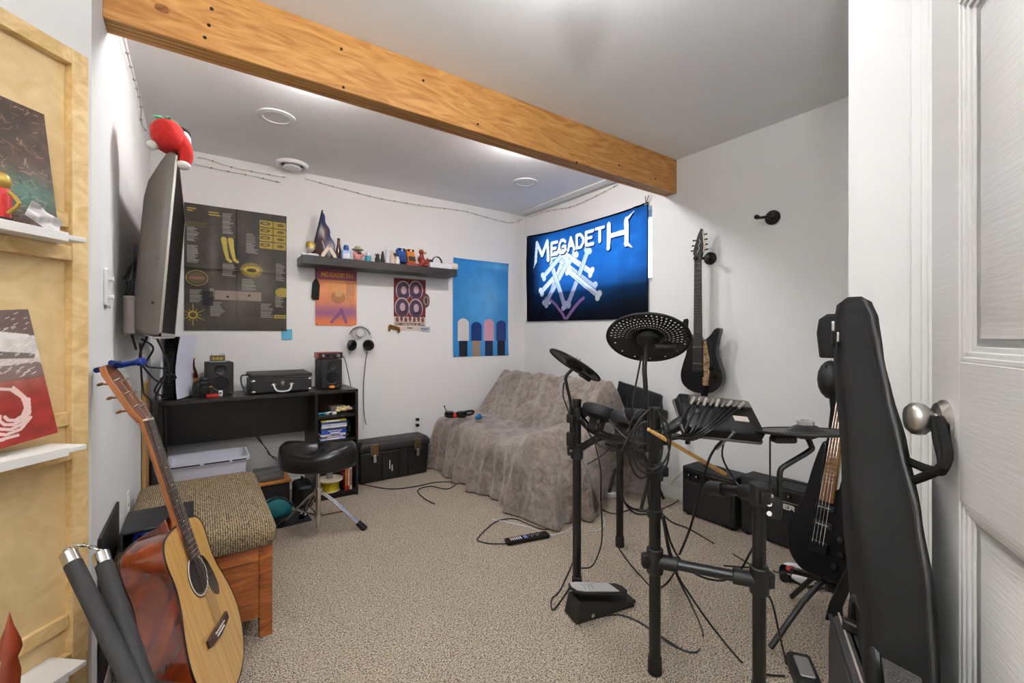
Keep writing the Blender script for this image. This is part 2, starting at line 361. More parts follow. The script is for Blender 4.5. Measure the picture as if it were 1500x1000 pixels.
# ------------------------------------------------------------------ ceiling fixtures
ringm = M('lamp_ring', (.88, .878, .87), .6); offm = M('lamp_diffuser', (.93, .925, .92), .6)
def lamp(x, y, on, label):
    t = thing('ceiling_lamp', label, 'lamp', (x, y, H), group=None)
    part('trim_ring', MB().lathe([(.066, -.004), (.072, -.009), (.098, -.006), (.1, 0)], 36, caps=False), ringm, t)
    part('diffuser', MB().lathe([(.0, -.07), (.04, -.067), (.065, -.052), (.072, -.03), (.072, 0)] if on else [(.0, -.0035), (.066, -.0035), (.067, 0)], 36), EM('lamp_lit_%.2f' % on, LCOL, LAMP * .36 * on) if on else offm, t)
lamp(.365, 2.835, 0, 'flat round recessed ceiling lamp, unlit, near the white vent')
lamp(2.161, 2.87, 0, 'small flat round recessed ceiling lamp, unlit, near the flag')
lamp_txt = ['lit round ceiling lamp behind the beam over the television', 'lit round ceiling lamp behind the beam near the flag', 'lit round ceiling lamp between the beam and the door', 'lit round ceiling lamp over the drum kit', 'lit round ceiling lamp over the entry']
for (x, y, k), tx in zip(LAMPS_ON, lamp_txt):
    if k: lamp(x, y, k, tx)
for (x, y, k), tx in zip(GLOBES, ('lit round globe lamp between the beam and the door', 'lit round globe lamp over the entry')):
    t = thing('globe_lamp', tx, 'lamp', (x, y, H)); part('canopy', MB().lathe([(0, -.018), (.045, -.018), (.05, 0)], 28), ringm, t); part('stem', MB().cyl((0, 0, -.09), (0, 0, -.01), .008, n=12), ringm, t)
    part('globe', MB().ball((0, 0, -.115), .08, 28), EM('globe_lit_%d' % k, LCOL, k), t)
x, y, k = UPLIGHT; t = thing('fill_uplight', 'added black uplight on a pole, out of view beside the entry, to brighten the ceiling', 'lamp', (x, y, 0)); part('base', MB().lathe([(.13, 0), (.13, .015), (.02, .03), (0, .03)], 28), black, t); part('pole', MB().cyl((0, 0, .02), (0, 0, 1.72), .011, n=14), black, t)  # added fill light on a pole, turns the ceiling into a soft source
part('bowl', MB().lathe([(.012, 1.70), (.07, 1.72), (.13, 1.76), (.15, 1.80), (.146, 1.80), (.125, 1.765), (.06, 1.73), (0, 1.72)], 32, caps=False), black, t); part('diffuser', MB().lathe([(0, 1.78), (.138, 1.78), (.138, 1.775), (0, 1.775)], 32, caps=False), EM('uplight_lit', LCOL, k), t)
v = atz(428, 243, 2.385); t = thing('ceiling_vent', 'round white plastic air vent on the ceiling by the back wall', 'vent', (v.x, v.y, H))
part('rim', MB().lathe([(.078, -.012), (.085, -.022), (.10, -.02), (.108, -.006), (.108, 0)], 40, caps=False), trimm, t)
part('cone', MB().lathe([(0, -.036), (.055, -.036), (.062, -.03), (.05, -.012), (.05, 0)], 40), trimm, t)
part('throat', MB().lathe([(.0, -.004), (.078, -.004), (.078, 0)], 40), M('vent_dark', (.35, .34, .33), .8), t)
# ------------------------------------------------------------------ door, standing open on the right
DE = Vector((1.0655, .2143, 0)); DD = Vector((-.887, -.462, 0)); DN = Vector((-.462, .887, 0))   # free edge, direction to the hinge, face towards the room
dm = frame(DE + UV * .012, DD, UV)     # local x from the free edge to the hinge, y up, z = towards the camera side?
if dm.to_3x3().col[2].dot(CAM - DE) < 0: raise RuntimeError('door frame')
DW, DH, DT = .762, 2.03, .035
dr = MB(); cols = ((.112, .345), (.417, .65)); rows = ((.24, .885), (1.10, 1.655), (1.76, 1.93))
xs = [0, .112, .345, .417, .65, DW]; ys = [0, .24, .885, 1.10, 1.655, 1.76, 1.93, DH]
for i in range(5):
    for j in range(7):
        hole = i in (1, 3) and j in (1, 3, 5)
        dr.b2((xs[i], ys[j], -DT + (.010 if hole else 0)), (xs[i + 1], ys[j + 1], -.010 if hole else 0))
door = struct('door_1', MB().b2((0, 0, -DT + .012), (DW, DH, -.012)), doorm, 'open white six-panel door with a satin metal knob')
door.matrix_basis = dm
# stiles, rails and raised panels
for x0, x1 in ((0, .112), (.345, .417), (.65, DW)): part('stile', MB().b2((x0, 0, -DT), (x1, DH, 0)), doorm, door, bevel=.0015)
for y0, y1 in ((0, .24), (.885, 1.10), (1.655, 1.76), (1.93, DH)):
    for x0, x1 in cols: part('rail', MB().b2((x0, y0, -DT), (x1, y1, 0)), doorm, door, bevel=.0015)
for x0, x1 in cols:
    for j, (y0, y1) in enumerate(rows):
        mo = MB()
        for wd, z in ((.008, -.002), (.016, -.005), (.024, -.009)):
            a = wd
            mo.b2((x0, y0, z - .006), (x0 + a, y1, z)); mo.b2((x1 - a, y0, z - .006), (x1, y1, z)); mo.b2((x0, y0, z - .006), (x1, y0 + a, z)); mo.b2((x0, y1 - a, z - .006), (x1, y1, z))
        part('moulding', mo, doorm, door, bevel=.0015)
        w2, h2 = (x1 - x0) / 2, (y1 - y0) / 2; cx, cy = (x0 + x1) / 2, (y0 + y1) / 2
        sec = [[(cx + a * (w2 - g), cy + b * (h2 - g), z) for a, b in ((-1, -1), (1, -1), (1, 1), (-1, 1))] for g, z in ((.024, -.012), (.036, -.012), (.062, -.004), (.064, -.003))]
        part('panel', MB().loft(sec), doorm, door)
nickel = M('satin_nickel', (.70, .69, .67), .28, 1, var=.06, scale=40)
KX, KY = .062, 1.0
kn = part('rose', MB().lathe([(.034, 0), (.034, .005), (.028, .012), (.013, .014)], 36, (KX, KY, 0)), nickel, door)
part('knob', MB().lathe([(.012, .012), (.012, .016), (.018, .019), (.026, .028), (.0275, .036), (.026, .044), (.019, .051), (.0, .053)], 36, (KX, KY, 0)), nickel, kn)
part('screw', MB().cyl((KX + .012, KY - .022, .008), (KX + .012, KY - .022, .0125), .0035, n=12), steel, kn)
brass = M('brass', (.74, .60, .25), .25, 1)
part('latch_bolt', MB().b2((-.012, KY + .004, -.024), (.002, KY + .026, -.010)), brass, door, bevel=.002)
# ================================================================== PRINTS ON THE WALLS
paper = VC('printed_paper', .45); cloth = VC('printed_flag', .8, .62)
pinm = M('pin_head', (.12, .1, .09), .4)
def wall_back(x, z, off=.003): return frame((x, YB - off, z), (1, 0, 0), (0, 0, 1))
def wall_right(y, z, off=.003): return frame((XR - off, y, z), (0, -1, 0), (0, 0, 1))
def curl(w, h, a):
    def f(U, V): return a * (np.clip(np.abs(U / w - .5) * 2, 0, 1) ** 6 * np.clip(np.abs(V / h - .5) * 2, 0, 1) ** 4) + .0008 * np.sin(U * 31 + V * 13)
    return f
def poster(name, cv, label, m, a=.006, pins=True, folds=None):
    t = thing(name, label, 'poster', mat=m)
    base = curl(cv.w, cv.h, a)
    def fn(U, V):
        z = base(U, V) + .001
        if folds:
            for k, p in folds: z = z + .004 * np.exp(-(((U if k == 'x' else V) - p) / .012) ** 2)
        return z
    sheet('print', cv, paper, t, fn)
    if pins:
        for x, y in ((.012, .012), (cv.w - .012, .012), (.012, cv.h - .012), (cv.w - .012, cv.h - .012)): part('pin', MB().lathe([(.0015, 0), (.0045, a + .003), (.004, a + .007), (0, a + .008)], 10, (x, y, 0)), pinm, t)
    return t
# --- large dark lyric sheet
w0, h0 = .615, .855
cv = Canvas(w0, h0, 300, 400, (.215, .20, .175)); cv.noise(.25, 7).noise(.12, 30)
Y1, G1 = (.70, .61, .22), (.62, .60, .57)
cv.rect(0, 0, .615, .10, (.27, .25, .21), .6)
for x, y, rx, ry in ((.16, .52, .03, .2), (.30, .2, .1, .14), (.44, .38, .08, .2)): cv.glow(x, y, rx, ry, (.47, .44, .40), .6)
for a in (((.015, .80, .07, .83), 2), ((.135, .785, .205, .82), 2)): cv.lines(*a[0], a[1], Y1, .9)
cv.lines(.01, .70, .20, .735, 3, (.4, .35, .16), .7)
for x0, y0, x1, y1, n in ((.015, .60, .085, .70, 11), (.015, .455, .09, .575, 14), (.215, .38, .30, .47, 9), (.355, .555, .43, .695, 13), (.545, .37, .61, .50, 14), (.33, .285, .42, .37, 9), (.03, .19, .11, .28, 9), (.145, .10, .23, .20, 10), (.54, .175, .605, .265, 9), (.445, .095, .53, .20, 10), (.215, .675, .28, .82, 16)): cv.lines(x0, y0, x1, y1, n, G1, .75)
for i in range(4):
    y = .60 + i * .052
    cv.rect(.44, y, .61, y + .046, (.66, .575, .19), .95); cv.ell(.475, y + .026, .032, .013, (.2, .17, .1), .8); cv.ell(.475, y + .026, .018, .008, (.6, .52, .2), .9); cv.ell(.575, y + .024, .024, .012, (.25, .21, .1), .7); cv.rect(.52, y, .532, y + .046, (.3, .26, .12), .5)
for dx in (0, .04): cv.seg((.222 + dx, .635), (.232 + dx, .56), .017, (.71, .64, .28), 1, .012); cv.seg((.232 + dx, .56), (.245 + dx, .50), .013, (.71, .64, .28), 1, .009); cv.seg((.245 + dx, .50), (.262 + dx, .485), .010, (.71, .64, .28))
for i in range(36):
    t = i * PI / 18; cv.seg((.39 + .045 * math.cos(t), .435 + .032 * math.sin(t)), (.39 + .068 * math.cos(t), .435 + .052 * math.sin(t)), .0016, Y1)
cv.ell(.39, .435, .048, .028, Y1); cv.ell(.39, .433, .03, .014, (.2, .18, .13)); cv.ell(.07, .355, .062, .052, Y1, .9, .07); cv.ell(.07, .355, .05, .04, (.42, .38, .28), .6); cv.ell(.07, .355, .045, .01, (.6, .4, .33), .7)
for i in range(12):
    t = i * PI / 6; cv.seg((.048, .105), (.048 + (.045 + .03 * (i % 2)) * math.cos(t), .105 + (.045 + .03 * (i % 2)) * math.sin(t)), .003, Y1, 1, .001)
cv.ell(.048, .105, .026, .026, Y1); cv.ell(.048, .105, .018, .018, (.3, .26, .14))
cv.rect(.17, .215, .45, .28, (.55, .50, .46)); cv.ell(.245, .237, .008, .008, (.2, .12, .1)); cv.ell(.375, .252, .008, .008, (.2, .12, .1)); cv.rect(.14, .235, .165, .29, (.5, .47, .42)); cv.rect(.10, .17, .16, .27, (.08, .08, .08), .7)
cv.ell(.59, .285, .05, .035, (.62, .56, .24)); cv.rect(.535, .092, .61, .118, (.62, .56, .24)); cv.rect(.545, .102, .605, .108, (.3, .27, .14))
cv.rect(.306, 0, .309, h0, (.35, .33, .30), .5); cv.rect(0, .425, w0, .428, (.33, .31, .28), .4)
poster('poster', cv, 'large dark grey and yellow folded poster next to the television', wall_back(-.075, 1.192), .004, folds=(('x', .307), ('y', .427)))
# --- orange poster under the shelf
w1, h1 = .314, .44; cv = Canvas(w1, h1, 170, 230, (.86, .53, .36)); cv.noise(.12, 9)
cv.glow(.2, .30, .15, .12, (.90, .66, .42), .7); cv.rect(0, .36, w1, h1, (.50, .24, .38), .8); cv.glow(.05, .1, .2, .06, (.56, .36, .52), .9); cv.glow(.25, .11, .12, .05, (.52, .36, .55), .8)
cv.glow(.02, .03, .3, .035, (.86, .46, .28), .9); cv.rect(.23, .24, .30, .35, (.62, .46, .36), .35)
for i in range(5): cv.rect(.235 + .013 * i, .2, .241 + .013 * i, .35, (.5, .36, .32), .4)
cv.ell(.17, .225, .055, .05, (.62, .44, .3), .8); cv.ell(.175, .255, .03, .025, (.80, .64, .42), .9); cv.seg((.12, .03), (.2, .12), .012, (.45, .3, .5), .8); cv.seg((.23, .03), (.19, .13), .012, (.45, .3, .5), .8)
cv.text('MEGADETH', .045, .385, .021, .03, .0038, (.88, .62, .22), .45)
poster('poster', cv, 'small orange and purple poster below the black shelf', wall_back(.740, 1.237), .003)
# --- dark red poster
w2, h2 = .292, .45; cv = Canvas(w2, h2, 190, 270, (.83, .76, .71)); cv.rect(0, .12, w2, h2, (.42, .17, .17)); cv.noise(.15, 16)
for x, y in ((.085, .345), (.2, .355), (.075, .20), (.2, .195)):
    cv.ell(x, y, .066, .085, (.80, .72, .68)); cv.ell(x, y - .004, .060, .080, (.30, .23, .31)); cv.ell(x + .004, y + .004, .024, .036, (.72, .62, .62)); cv.seg((x - .02, y - .045), (x + .03, y - .04), .012, (.25, .2, .28))
cv.rect(0, 0, w2, .115, (.80, .74, .69)); 
for i in range(7): cv.ell(.03 + .039 * i, .095 + .008 * (i % 2), .014, .022, (.42, .24, .22), .9)
for i, wd in enumerate(('COWBOYS', 'FROM', 'HELL')): cv.text(wd, (.012, .138, .215)[i], .046, .0125, .02, .0024, (.22, .13, .13), .42)
cv.rect(.12, .02, .17, .028, (.3, .22, .2)); cv.rect(.02, .078, .27, .080, (.4, .25, .22))
poster('poster', cv, 'narrow dark red and cream poster below the black shelf', wall_back(1.365, 1.203), .003)
# --- blue poster: plain stand-in, four upright colour bars on blue
w3, h3 = .622, .922; cv = Canvas(w3, h3, 200, 300, (.20, .52, .78))
for k in range(3): cv.glow(.35, .2 + .2 * k, .25, .25, (.36, .63, .84), .45)
cv.glow(.4, .58, .1, .16, (.55, .72, .86), .35); cv.glow(.45, .88, .25, .03, (.5, .74, .88), .5); cv.glow(.1, .9, .25, .1, (.12, .47, .76), .6); cv.noise(.05, 14)
for i, (c1, c2) in enumerate((((.82, .80, .78), (.12, .13, .17)), ((.10, .22, .45), (.62, .52, .44)), ((.80, .60, .66), (.13, .18, .32)), ((.16, .24, .46), (.12, .13, .19)))):
    x = .11 + i * .143; hh = (.345, .315, .345, .335)[i]
    cv.rect(x - .045, 0, x + .045, .15, c2); cv.rect(x - .058, .15, x + .058, hh - .03, c1); cv.ell(x, hh - .03, .058, .045, c1)
poster('poster', cv, 'tall bright blue poster on the back wall beside the corner', wall_back(1.930, .962), .012)
# --- flag on the right wall, lit from the window behind
w4, h4 = 1.504, .875; cv = Canvas(w4, h4, 340, 200, (.12, .38, .66))
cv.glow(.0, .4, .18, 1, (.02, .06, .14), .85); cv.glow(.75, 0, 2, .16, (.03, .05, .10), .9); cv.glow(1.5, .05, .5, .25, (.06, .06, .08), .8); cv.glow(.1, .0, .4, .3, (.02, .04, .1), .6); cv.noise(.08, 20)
Wt, Li = (.93, .96, .98), (.80, .83, .93)
def bone(a, b, r, col):
    d = math.hypot(b[0] - a[0], b[1] - a[1]); nx, ny = -(b[1] - a[1]) / d, (b[0] - a[0]) / d
    cv.seg(a, b, r * 1.25, (.13, .28, .52)); cv.seg(a, b, r, col); cv.seg((a[0] + nx * r * .4, a[1] + ny * r * .4), (b[0] + nx * r * .4, b[1] + ny * r * .4), r * .25, (.62, .68, .84), .7)
    for e in (a, b):
        for q in (-1, 1): cv.ell(e[0] + nx * q * r * .9, e[1] + ny * q * r * .9, r * 1.15, r * 1.15, col)
for a, b in (((.24, .29), (.72, .62)), ((.60, .66), (.34, .20)), ((.42, .64), (.95, .29)), ((.92, .42), (.50, .68)), ((.30, .17), (.62, .56)), ((.58, .13), (.36, .62)), ((.62, .15), (.88, .62)), ((.27, .44), (.55, .64)), ((1.0, .21), (.62, .47))): bone(a, b, .024, random.choice((Wt, Li)))
for a in range(9):
    t0, t1 = a / 9, (a + 1) / 9; q = lambda t: (.38 + .22 * t ** .8, .20 - .19 * t); z = lambda t: (.82 - .22 * t ** .8, .20 - .19 * t)
    cv.seg(q(t0), q(t1), .014, (.70, .55, .80)); cv.seg(z(t0), z(t1), .014, (.70, .55, .80))
for off, col, r in (((.008, -.008), (.05, .12, .3), .020), ((0, 0), Wt, .0145)):
    for ch, x, y, cw, hh, rr in [('M', .15, .60, .19, .19, 1.3)] + [(c, .385 + .118 * i, .645 + .006 * i, .084, .115, 1.) for i, c in enumerate('EGADET')] + [('H', 1.115, .60, .18, .20, 1.3)]: cv.text(ch, x + off[0], y + off[1], cw, hh, r * rr, col)
    cv.seg((.15 + off[0], .60 + off[1]), (.12 + off[0], .54 + off[1]), r, col, 1, r * .2); cv.seg((1.29 + off[0], .79 + off[1]), (1.37 + off[0], .84 + off[1]), r * 1.2, col, 1, r * .1); cv.seg((1.29 + off[0], .61 + off[1]), (1.36 + off[0], .56 + off[1]), r * 1.2, col, 1, r * .1)
for q in ((0, 0, w4, .012), (0, h4 - .014, w4, h4), (0, 0, .012, h4), (w4 - .012, 0, w4, h4)): cv.rect(*q, (.02, .03, .06))
def flagdisp(U, V):
    u, v = U / w4, V / h4
    z = .012 + .006 * np.sin(9 * u + 3 * v) * v + .008 * np.exp(-((u - .92 + .55 * (1 - v)) / .02) ** 2) + .006 * np.exp(-((u - .98 + .25 * (1 - v)) / .02) ** 2) + .005 * np.sin(22 * u - 8 * v) * (1 - u) * .5
    Yv = V - .02 * u - .028 * (4 * u * (1 - u)) * v
    return U, Yv, z
t = thing('wall_flag', 'dark blue cloth flag with white lettering covering the window', 'flag', mat=wall_right(3.629, 1.305, .004))
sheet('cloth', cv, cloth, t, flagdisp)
for x, y in ((.015, .012), (.015, h4 - .014), (w4 - .015, h4 - .036), (w4 - .015, -.008)): part('grommet', MB().tube([(x + .009 * math.cos(i * PI / 8), y + .009 * math.sin(i * PI / 8), .019) for i in range(16)], .003, 6, closed=True), steel, t)
part('hanging_cord', MB().tube([(w4 - .012, h4 - .036, .02), (w4 - .02, h4 + .02, .02), (w4 - .022, BZ - 1.305 + .04, .012)], .0025, 6).tube([(w4 - .018, h4 - .036, .02), (w4 + .012, h4 + .02, .02), (w4 + .01, BZ - 1.305 + .04, .012)], .0025, 6), pinm, t)
# --- small things stuck on the back wall
m = wall_back(.505, 1.13); t = thing('sticky_note', 'small square blue paper note pinned under the large dark poster', 'note', mat=m)
part('paper', MB().grid(lambda u, v: (u * .074, v * .076, .001 + .006 * (1 - v) ** 2), 4, 6), M('note_blue', (.36, .66, .78), .8), t); part('pin', MB().lathe([(.001, 0), (.004, .004), (0, .006)], 8, (.037, .066, 0)), pinm, t)
m = wall_back(.71, 1.432); t = thing('hanging_tag', 'black fabric strap tag hanging beside the orange poster', 'tag', mat=m)
part('body', MB().prism([(0, .02), (.012, 0), (.055, .004), (.062, .12), (.045, .16), (.028, .165), (.008, .13)], .003, .014), M('black_cloth', (.07, .07, .07), .9, bump=.2), t, bevel=.003); part('cord', MB().tube([(.035, .16, .008), (.03, .21, .012), (.026, .255, .03)], .003, 6), pinm, t)
m = wall_back(1.315, 1.19, .002); t = thing('bottle_opener', 'small bronze bracket shaped opener stuck below the dark red poster', 'opener', mat=m)
part('bar', MB().prism([(0, .05), (.015, .065), (.10, .04), (.105, .0), (.085, -.012), (.08, .015), (.02, .03), (.018, .005), (.002, .005)], 0, .012), M('bronze', (.52, .38, .16), .35, .8), t, bevel=.003)
m = wall_back(1.61, 1.2, .0075); t = thing('sticker', 'small torn blue and white lettered sticker below the dark red poster', 'sticker', mat=m)
cv = Canvas(.09, .04, 60, 30, (.72, .74, .78)); [cv.seg((.008 + .012 * i, .012 + .006 * (i % 2)), (.014 + .012 * i, .028 - .005 * (i % 3)), .0035, (.15, .2, .4)) for i in range(6)]; sheet('print', cv, paper, t)
m = wall_back(1.655, 1.47, .012); t = thing('oval_magnet', 'dark oval ring badge overlapping the edge of the dark red poster', 'badge', mat=m)
part('plate', MB().prism([(.036 * math.cos(i * PI / 14), .062 * math.sin(i * PI / 14)) for i in range(28)], 0, .006), M('badge_brown', (.32, .23, .2), .5), t, bevel=.002); part('ring', MB().tube([(.02 * math.cos(i * PI / 12), .036 * math.sin(i * PI / 12), .007) for i in range(24)], .004, 6, closed=True), M('badge_pale', (.66, .58, .54), .5), t)
# --- socket on the back wall
def socket(name, m, label, plugs=1):
    t = thing(name, label, 'outlet', mat=m); part('plate', MB().prism(rrect(.07, .115, .006), 0, .005), trimm, t, bevel=.0015)
    for y in (-.025, .025): part('receptacle', MB().prism(rrect(.034, .03, .01, c=(0, y)), .004, .0075), trimm, t)
    for k in range(plugs): part('plug', MB().prism(rrect(.026, .024, .005, c=(0, .025 - .05 * k)), .006, .035), blackg, t, bevel=.003)
    return t
socket('wall_outlet', wall_back(1.572, .40, .0), 'white wall outlet with a black plug above the trunk', 2)
v = atx(1010, 662, XR); socket('wall_outlet', wall_right(v.y, .40, .0), 'white wall outlet with a black plug above the amplifier', 1)
m = frame((XL, 2.5, .43), (0, 1, 0), (0, 0, 1)); socket('wall_outlet', m, 'white wall outlet on the wall above the bench', 0)
# --- switch plate on the left wall
m = frame((XL, 1.945, 1.31), (0, 1, 0), (0, 0, 1)); t = thing('light_switch', 'white switch plate on the wall by the pine panel', 'switch', mat=m)
part('plate', MB().prism(rrect(.075, .12, .006), 0, .009), trimm, t, bevel=.002)
for y in (-.03, .028): part('toggle', MB().prism(rrect(.02, .012, .003, c=(0, y)), .008, .022), trimm, t, bevel=.002)
part('fixing', MB().cyl((-.01, -.062, .002), (-.01, -.062, .014), .005, n=10), nickel, t)
# --- strings of small lights along the ceiling edges
strm = M('string_wire', (.80, .79, .77), .6); bulbm = M('string_bulb', (.60, .585, .55), .4)
def light_string(pts, label, step=.09):
    P = smooth(pts, 10); t = thing('light_string', label, 'lights', P[0]); part('wire', MB().tube(P, .0032, 5), strm, t, world=True)
    b = MB(); acc = 0
    for a, c in zip(P[:-1], P[1:]):
        acc += (c - a).length
        if acc > step: b.ball(c, (.0065, .0065, .0055), 8); acc = 0
    part('bulbs', b, bulbm, t, world=True, kind='stuff'); return t
def bw(*q): return [aty(px, py, YB - .012) for px, py in q]
light_string([atx(px, py, XL + .014) for px, py in ((181, 56), (190, 92), (206, 152), (213, 190))] + bw((262, 226), (300, 232), (345, 246), (420, 260)), 'unlit light string running up the left wall and past the vent')
light_string(bw((284, 240), (330, 250), (372, 258), (411, 267)), 'short unlit light string below another on the back wall')
light_string(bw((446, 261), (500, 276), (560, 291), (620, 301), (680, 309), (720, 320), (748, 326), (766, 321)), 'unlit light string sagging along the top of the back wall')
light_string([atx(px, py, XR - .012) for px, py in ((775, 318), (800, 309), (835, 303), (870, 288), (905, 270))], 'unlit light string on the wall above the blue flag')
# ================================================================== FLOATING SHELF AND WHAT STANDS ON IT
shelfm = M('shelf_black', (.17, .16, .165), .35, var=.08, scale=6, stretch=(1, 20, 20))
SX0, SX1, SY0, SZ0, SZ1 = .612, 1.868, YB - .2, 1.68, 1.742
solo('wall_shelf', MB().b2((SX0, SY0, SZ0), (SX1, YB, SZ1)), shelfm, 'long black floating shelf crowded with small objects', 'shelf', (SX0, SY0, SZ0), bevel=.002)
def sp(px, y=3.57): v = aty(px, 380, y); return Vector((v.x, y, SZ1))
def szz(px, py, y=3.57): return aty(px, py, y).z - SZ1
def on_shelf(name, label, cat, px, y=3.57, rz=0, group=None): return thing(name, label, cat, sp(px, y), rz=rz, group=group)
cream = M('cream', (.85, .80, .70), .5, var=.08); white = M('white_plastic', (.86, .86, .87), .4); gold = M('gold_paint', (.72, .61, .28), .35, .5); grey = M('mid_grey', (.5, .5, .5), .5, var=.2, scale=30)
red = M('red_plastic', (.72, .13, .10), .4, var=.1); pink = M('pink', (.82, .56, .56), .5, var=.15, scale=40); teal = M('teal', (.12, .55, .62), .4); blue = M('blue_plastic', (.13, .33, .62), .4, var=.1); navy = M('navy', (.10, .13, .25), .5)
dgreen = M('dark_green', (.10, .14, .10), .6, var=.3, scale=60); brown = M('brown_glass', (.30, .15, .08), .15, coat=.5); orange = M('orange', (.85, .50, .12), .35, var=.1); brick = M('brick_red', (.55, .18, .13), .5, var=.2, scale=50)
t = on_shelf('bust_figurine', 'cream figurine head with a gold crown on a white base', 'figurine', 455, 3.54)
part('base', MB().ball((0, 0, .012), (.036, .03, .014)).ball((-.045, .005, .014), (.024, .02, .018)).ball((.03, .0, .012), (.03, .025, .014)), white, t); part('head', MB().ball((0, 0, .07), (.031, .03, .036)).ball((.0, -.024, .062), (.02, .012, .018)), cream, t); part('crown', MB().lathe([(.0335, .062), (.035, .085), (.026, .108), (.0, .112)], 14), gold, t)
# pennant on a dark staff
t = on_shelf('pennant', 'small triangular blue and brown cloth pennant on a slanted dark staff', 'pennant', 467, 3.60)
part('staff', MB().cyl((-.055, 0, .0), (.028, .012, .375), .006, n=8), M('dark_staff', (.16, .11, .09), .6), t)
cv = Canvas(.22, .37, 90, 140, (.20, .24, .38)); cv.noise(.4, 8); cv.glow(.06, .22, .05, .05, (.78, .74, .70), .9); cv.glow(.07, .14, .06, .05, (.28, .2, .15), .9); cv.glow(.11, .20, .03, .04, (.8, .77, .74), .8); cv.glow(.17, .1, .05, .05, (.80, .76, .74), .9); cv.glow(.04, .05, .06, .05, (.35, .24, .15), .9); cv.seg((.08, .14), (.14, .04), .006, (.7, .7, .72)); cv.glow(.15, .22, .025, .05, (.5, .32, .25), .7)
def pen(U, V):
    v = V / .37; L = -.05 + .075 * v; Rr = .03 + (.125 * (1 - v)); return L + (Rr - L) * U / .22 + .006 * np.sin(v * 22) * U / .22, V * 0 + .01 - .012 * np.sin(U * 40) * (1 - v), V * .98
o = sheet('cloth', cv, VC('printed_cloth', .8), t, pen)
t = on_shelf('glass_bottle', 'slim dark brown bottle behind the grey figurine', 'bottle', 496, 3.63); part('body', MB().lathe([(.02, 0), (.021, .09), (.013, .125), (.010, .175), (.012, .178), (.0, .18)], 16), brown, t)
t = on_shelf('winged_figurine', 'grey and cream figurine with folded wings on the black shelf', 'figurine', 481, 3.53); part('body', MB().ball((0, 0, .035), (.024, .02, .036)).ball((.004, -.006, .085), .016), grey, t)
for s in (-1, 1): part('wing', MB().prism([(0, .10), (s * .05, .03), (s * .06, 0), (s * .035, 0), (0, .06)], 0, .008, Matrix.Translation((0, -.012, 0)) @ Matrix.Rotation(PI / 2, 4, 'X')), cream, t, bevel=.003)
def bottle(px, label, prof, mat, cap=None, capm=None, y=3.57, cat='bottle', name='bottle'):
    t = on_shelf(name, label, cat, px, y); part('body', MB().lathe(prof, 18), mat, t)
    if cap: part('cap', MB().lathe(cap, 16), capm, t)
    return t
t = on_shelf('spray_bottle', 'pale blue and white bottle with a dark blue cap', 'bottle', 507, 3.55); part('body', MB().prism(rrect(.068, .04, .01), 0, .075), M('pale_blue', (.62, .74, .90), .3), t, bevel=.006); part('label', MB().prism(rrect(.05, .003, .001, c=(0, -.021)), .012, .05), white, t); part('cap', MB().lathe([(.02, .074), (.021, .095), (.016, .115), (0, .117)], 14), blue, t)
t = on_shelf('pink_figurine', 'pink squat figurine wearing a broad green and white hat', 'figurine', 524, 3.55); part('body', MB().ball((0, 0, .04), (.036, .03, .04)).ball((-.03, -.01, .055), (.014, .012, .02)).ball((.036, -.01, .05), (.018, .012, .012)), pink, t); part('hat', MB().lathe([(.03, .082), (.045, .09), (.042, .096), (.026, .10), (.022, .115), (0, .118)], 18), M('hat_green', (.64, .66, .52), .6), t); part('face', MB().ball((.004, -.026, .062), (.018, .008, .012)), M('dark_brown', (.25, .17, .14), .6), t)
bottle(539, 'small teal and white bottle with a clear cap', [(.024, 0), (.024, .04), (.022, .05), (0, .05)], teal, [(.018, .05), (.018, .074), (.008, .076), (.007, .084), (0, .084)], white, 3.55)
bottle(545, 'tiny white cap beside the teal bottle', [(.012, 0), (.012, .015), (0, .017)], white, None, None, 3.54, 'cap', 'white_vial')
t = on_shelf('miniature_tree', 'small dark spiky figurine beside a dark cone', 'figurine', 553, 3.55); b = MB().lathe([(.02, 0), (.022, .03), (.012, .06), (.0, .075)], 8)
for i in range(7): a = i * .9; b.cyl((0, 0, .045 + .004 * i), (.026 * math.cos(a), .02 * math.sin(a), .07 + .006 * (i % 3)), .006, .001, 6)
part('body', b, dgreen, t)
bottle(560.5, 'slim black cone shaped figurine on the black shelf', [(.016, 0), (.018, .03), (.012, .07), (.006, .1), (0, .108)], M('black_green', (.06, .07, .06), .5), None, None, 3.56, 'figurine', 'cone_figurine')
bottle(567.5, 'tall white aerosol can on the black shelf', [(.0175, 0), (.0175, .1), (.0185, .104), (.0185, .116), (.013, .122), (.004, .135), (0, .136)], white, None, None, 3.55, 'can', 'aerosol_can')
bottle(574.5, 'cream bottle with a narrow neck on the black shelf', [(.022, 0), (.022, .06), (.01, .08), (.009, .11), (0, .112)], M('cream_pink', (.83, .75, .68), .4), None, None, 3.54)
bottle(582, 'short white bottle between the cream bottle and a pedal', [(.019, 0), (.019, .04), (.013, .052), (.013, .066), (0, .067)], M('ivory', (.86, .82, .77), .4), None, None, 3.53)
bottle(580, 'dark grey tin standing behind the cream bottle', [(.032, 0), (.032, .098), (.03, .11), (.0, .112)], M('tin_grey', (.2, .2, .2), .3, .5), None, None, 3.63, 'tin', 'tin')
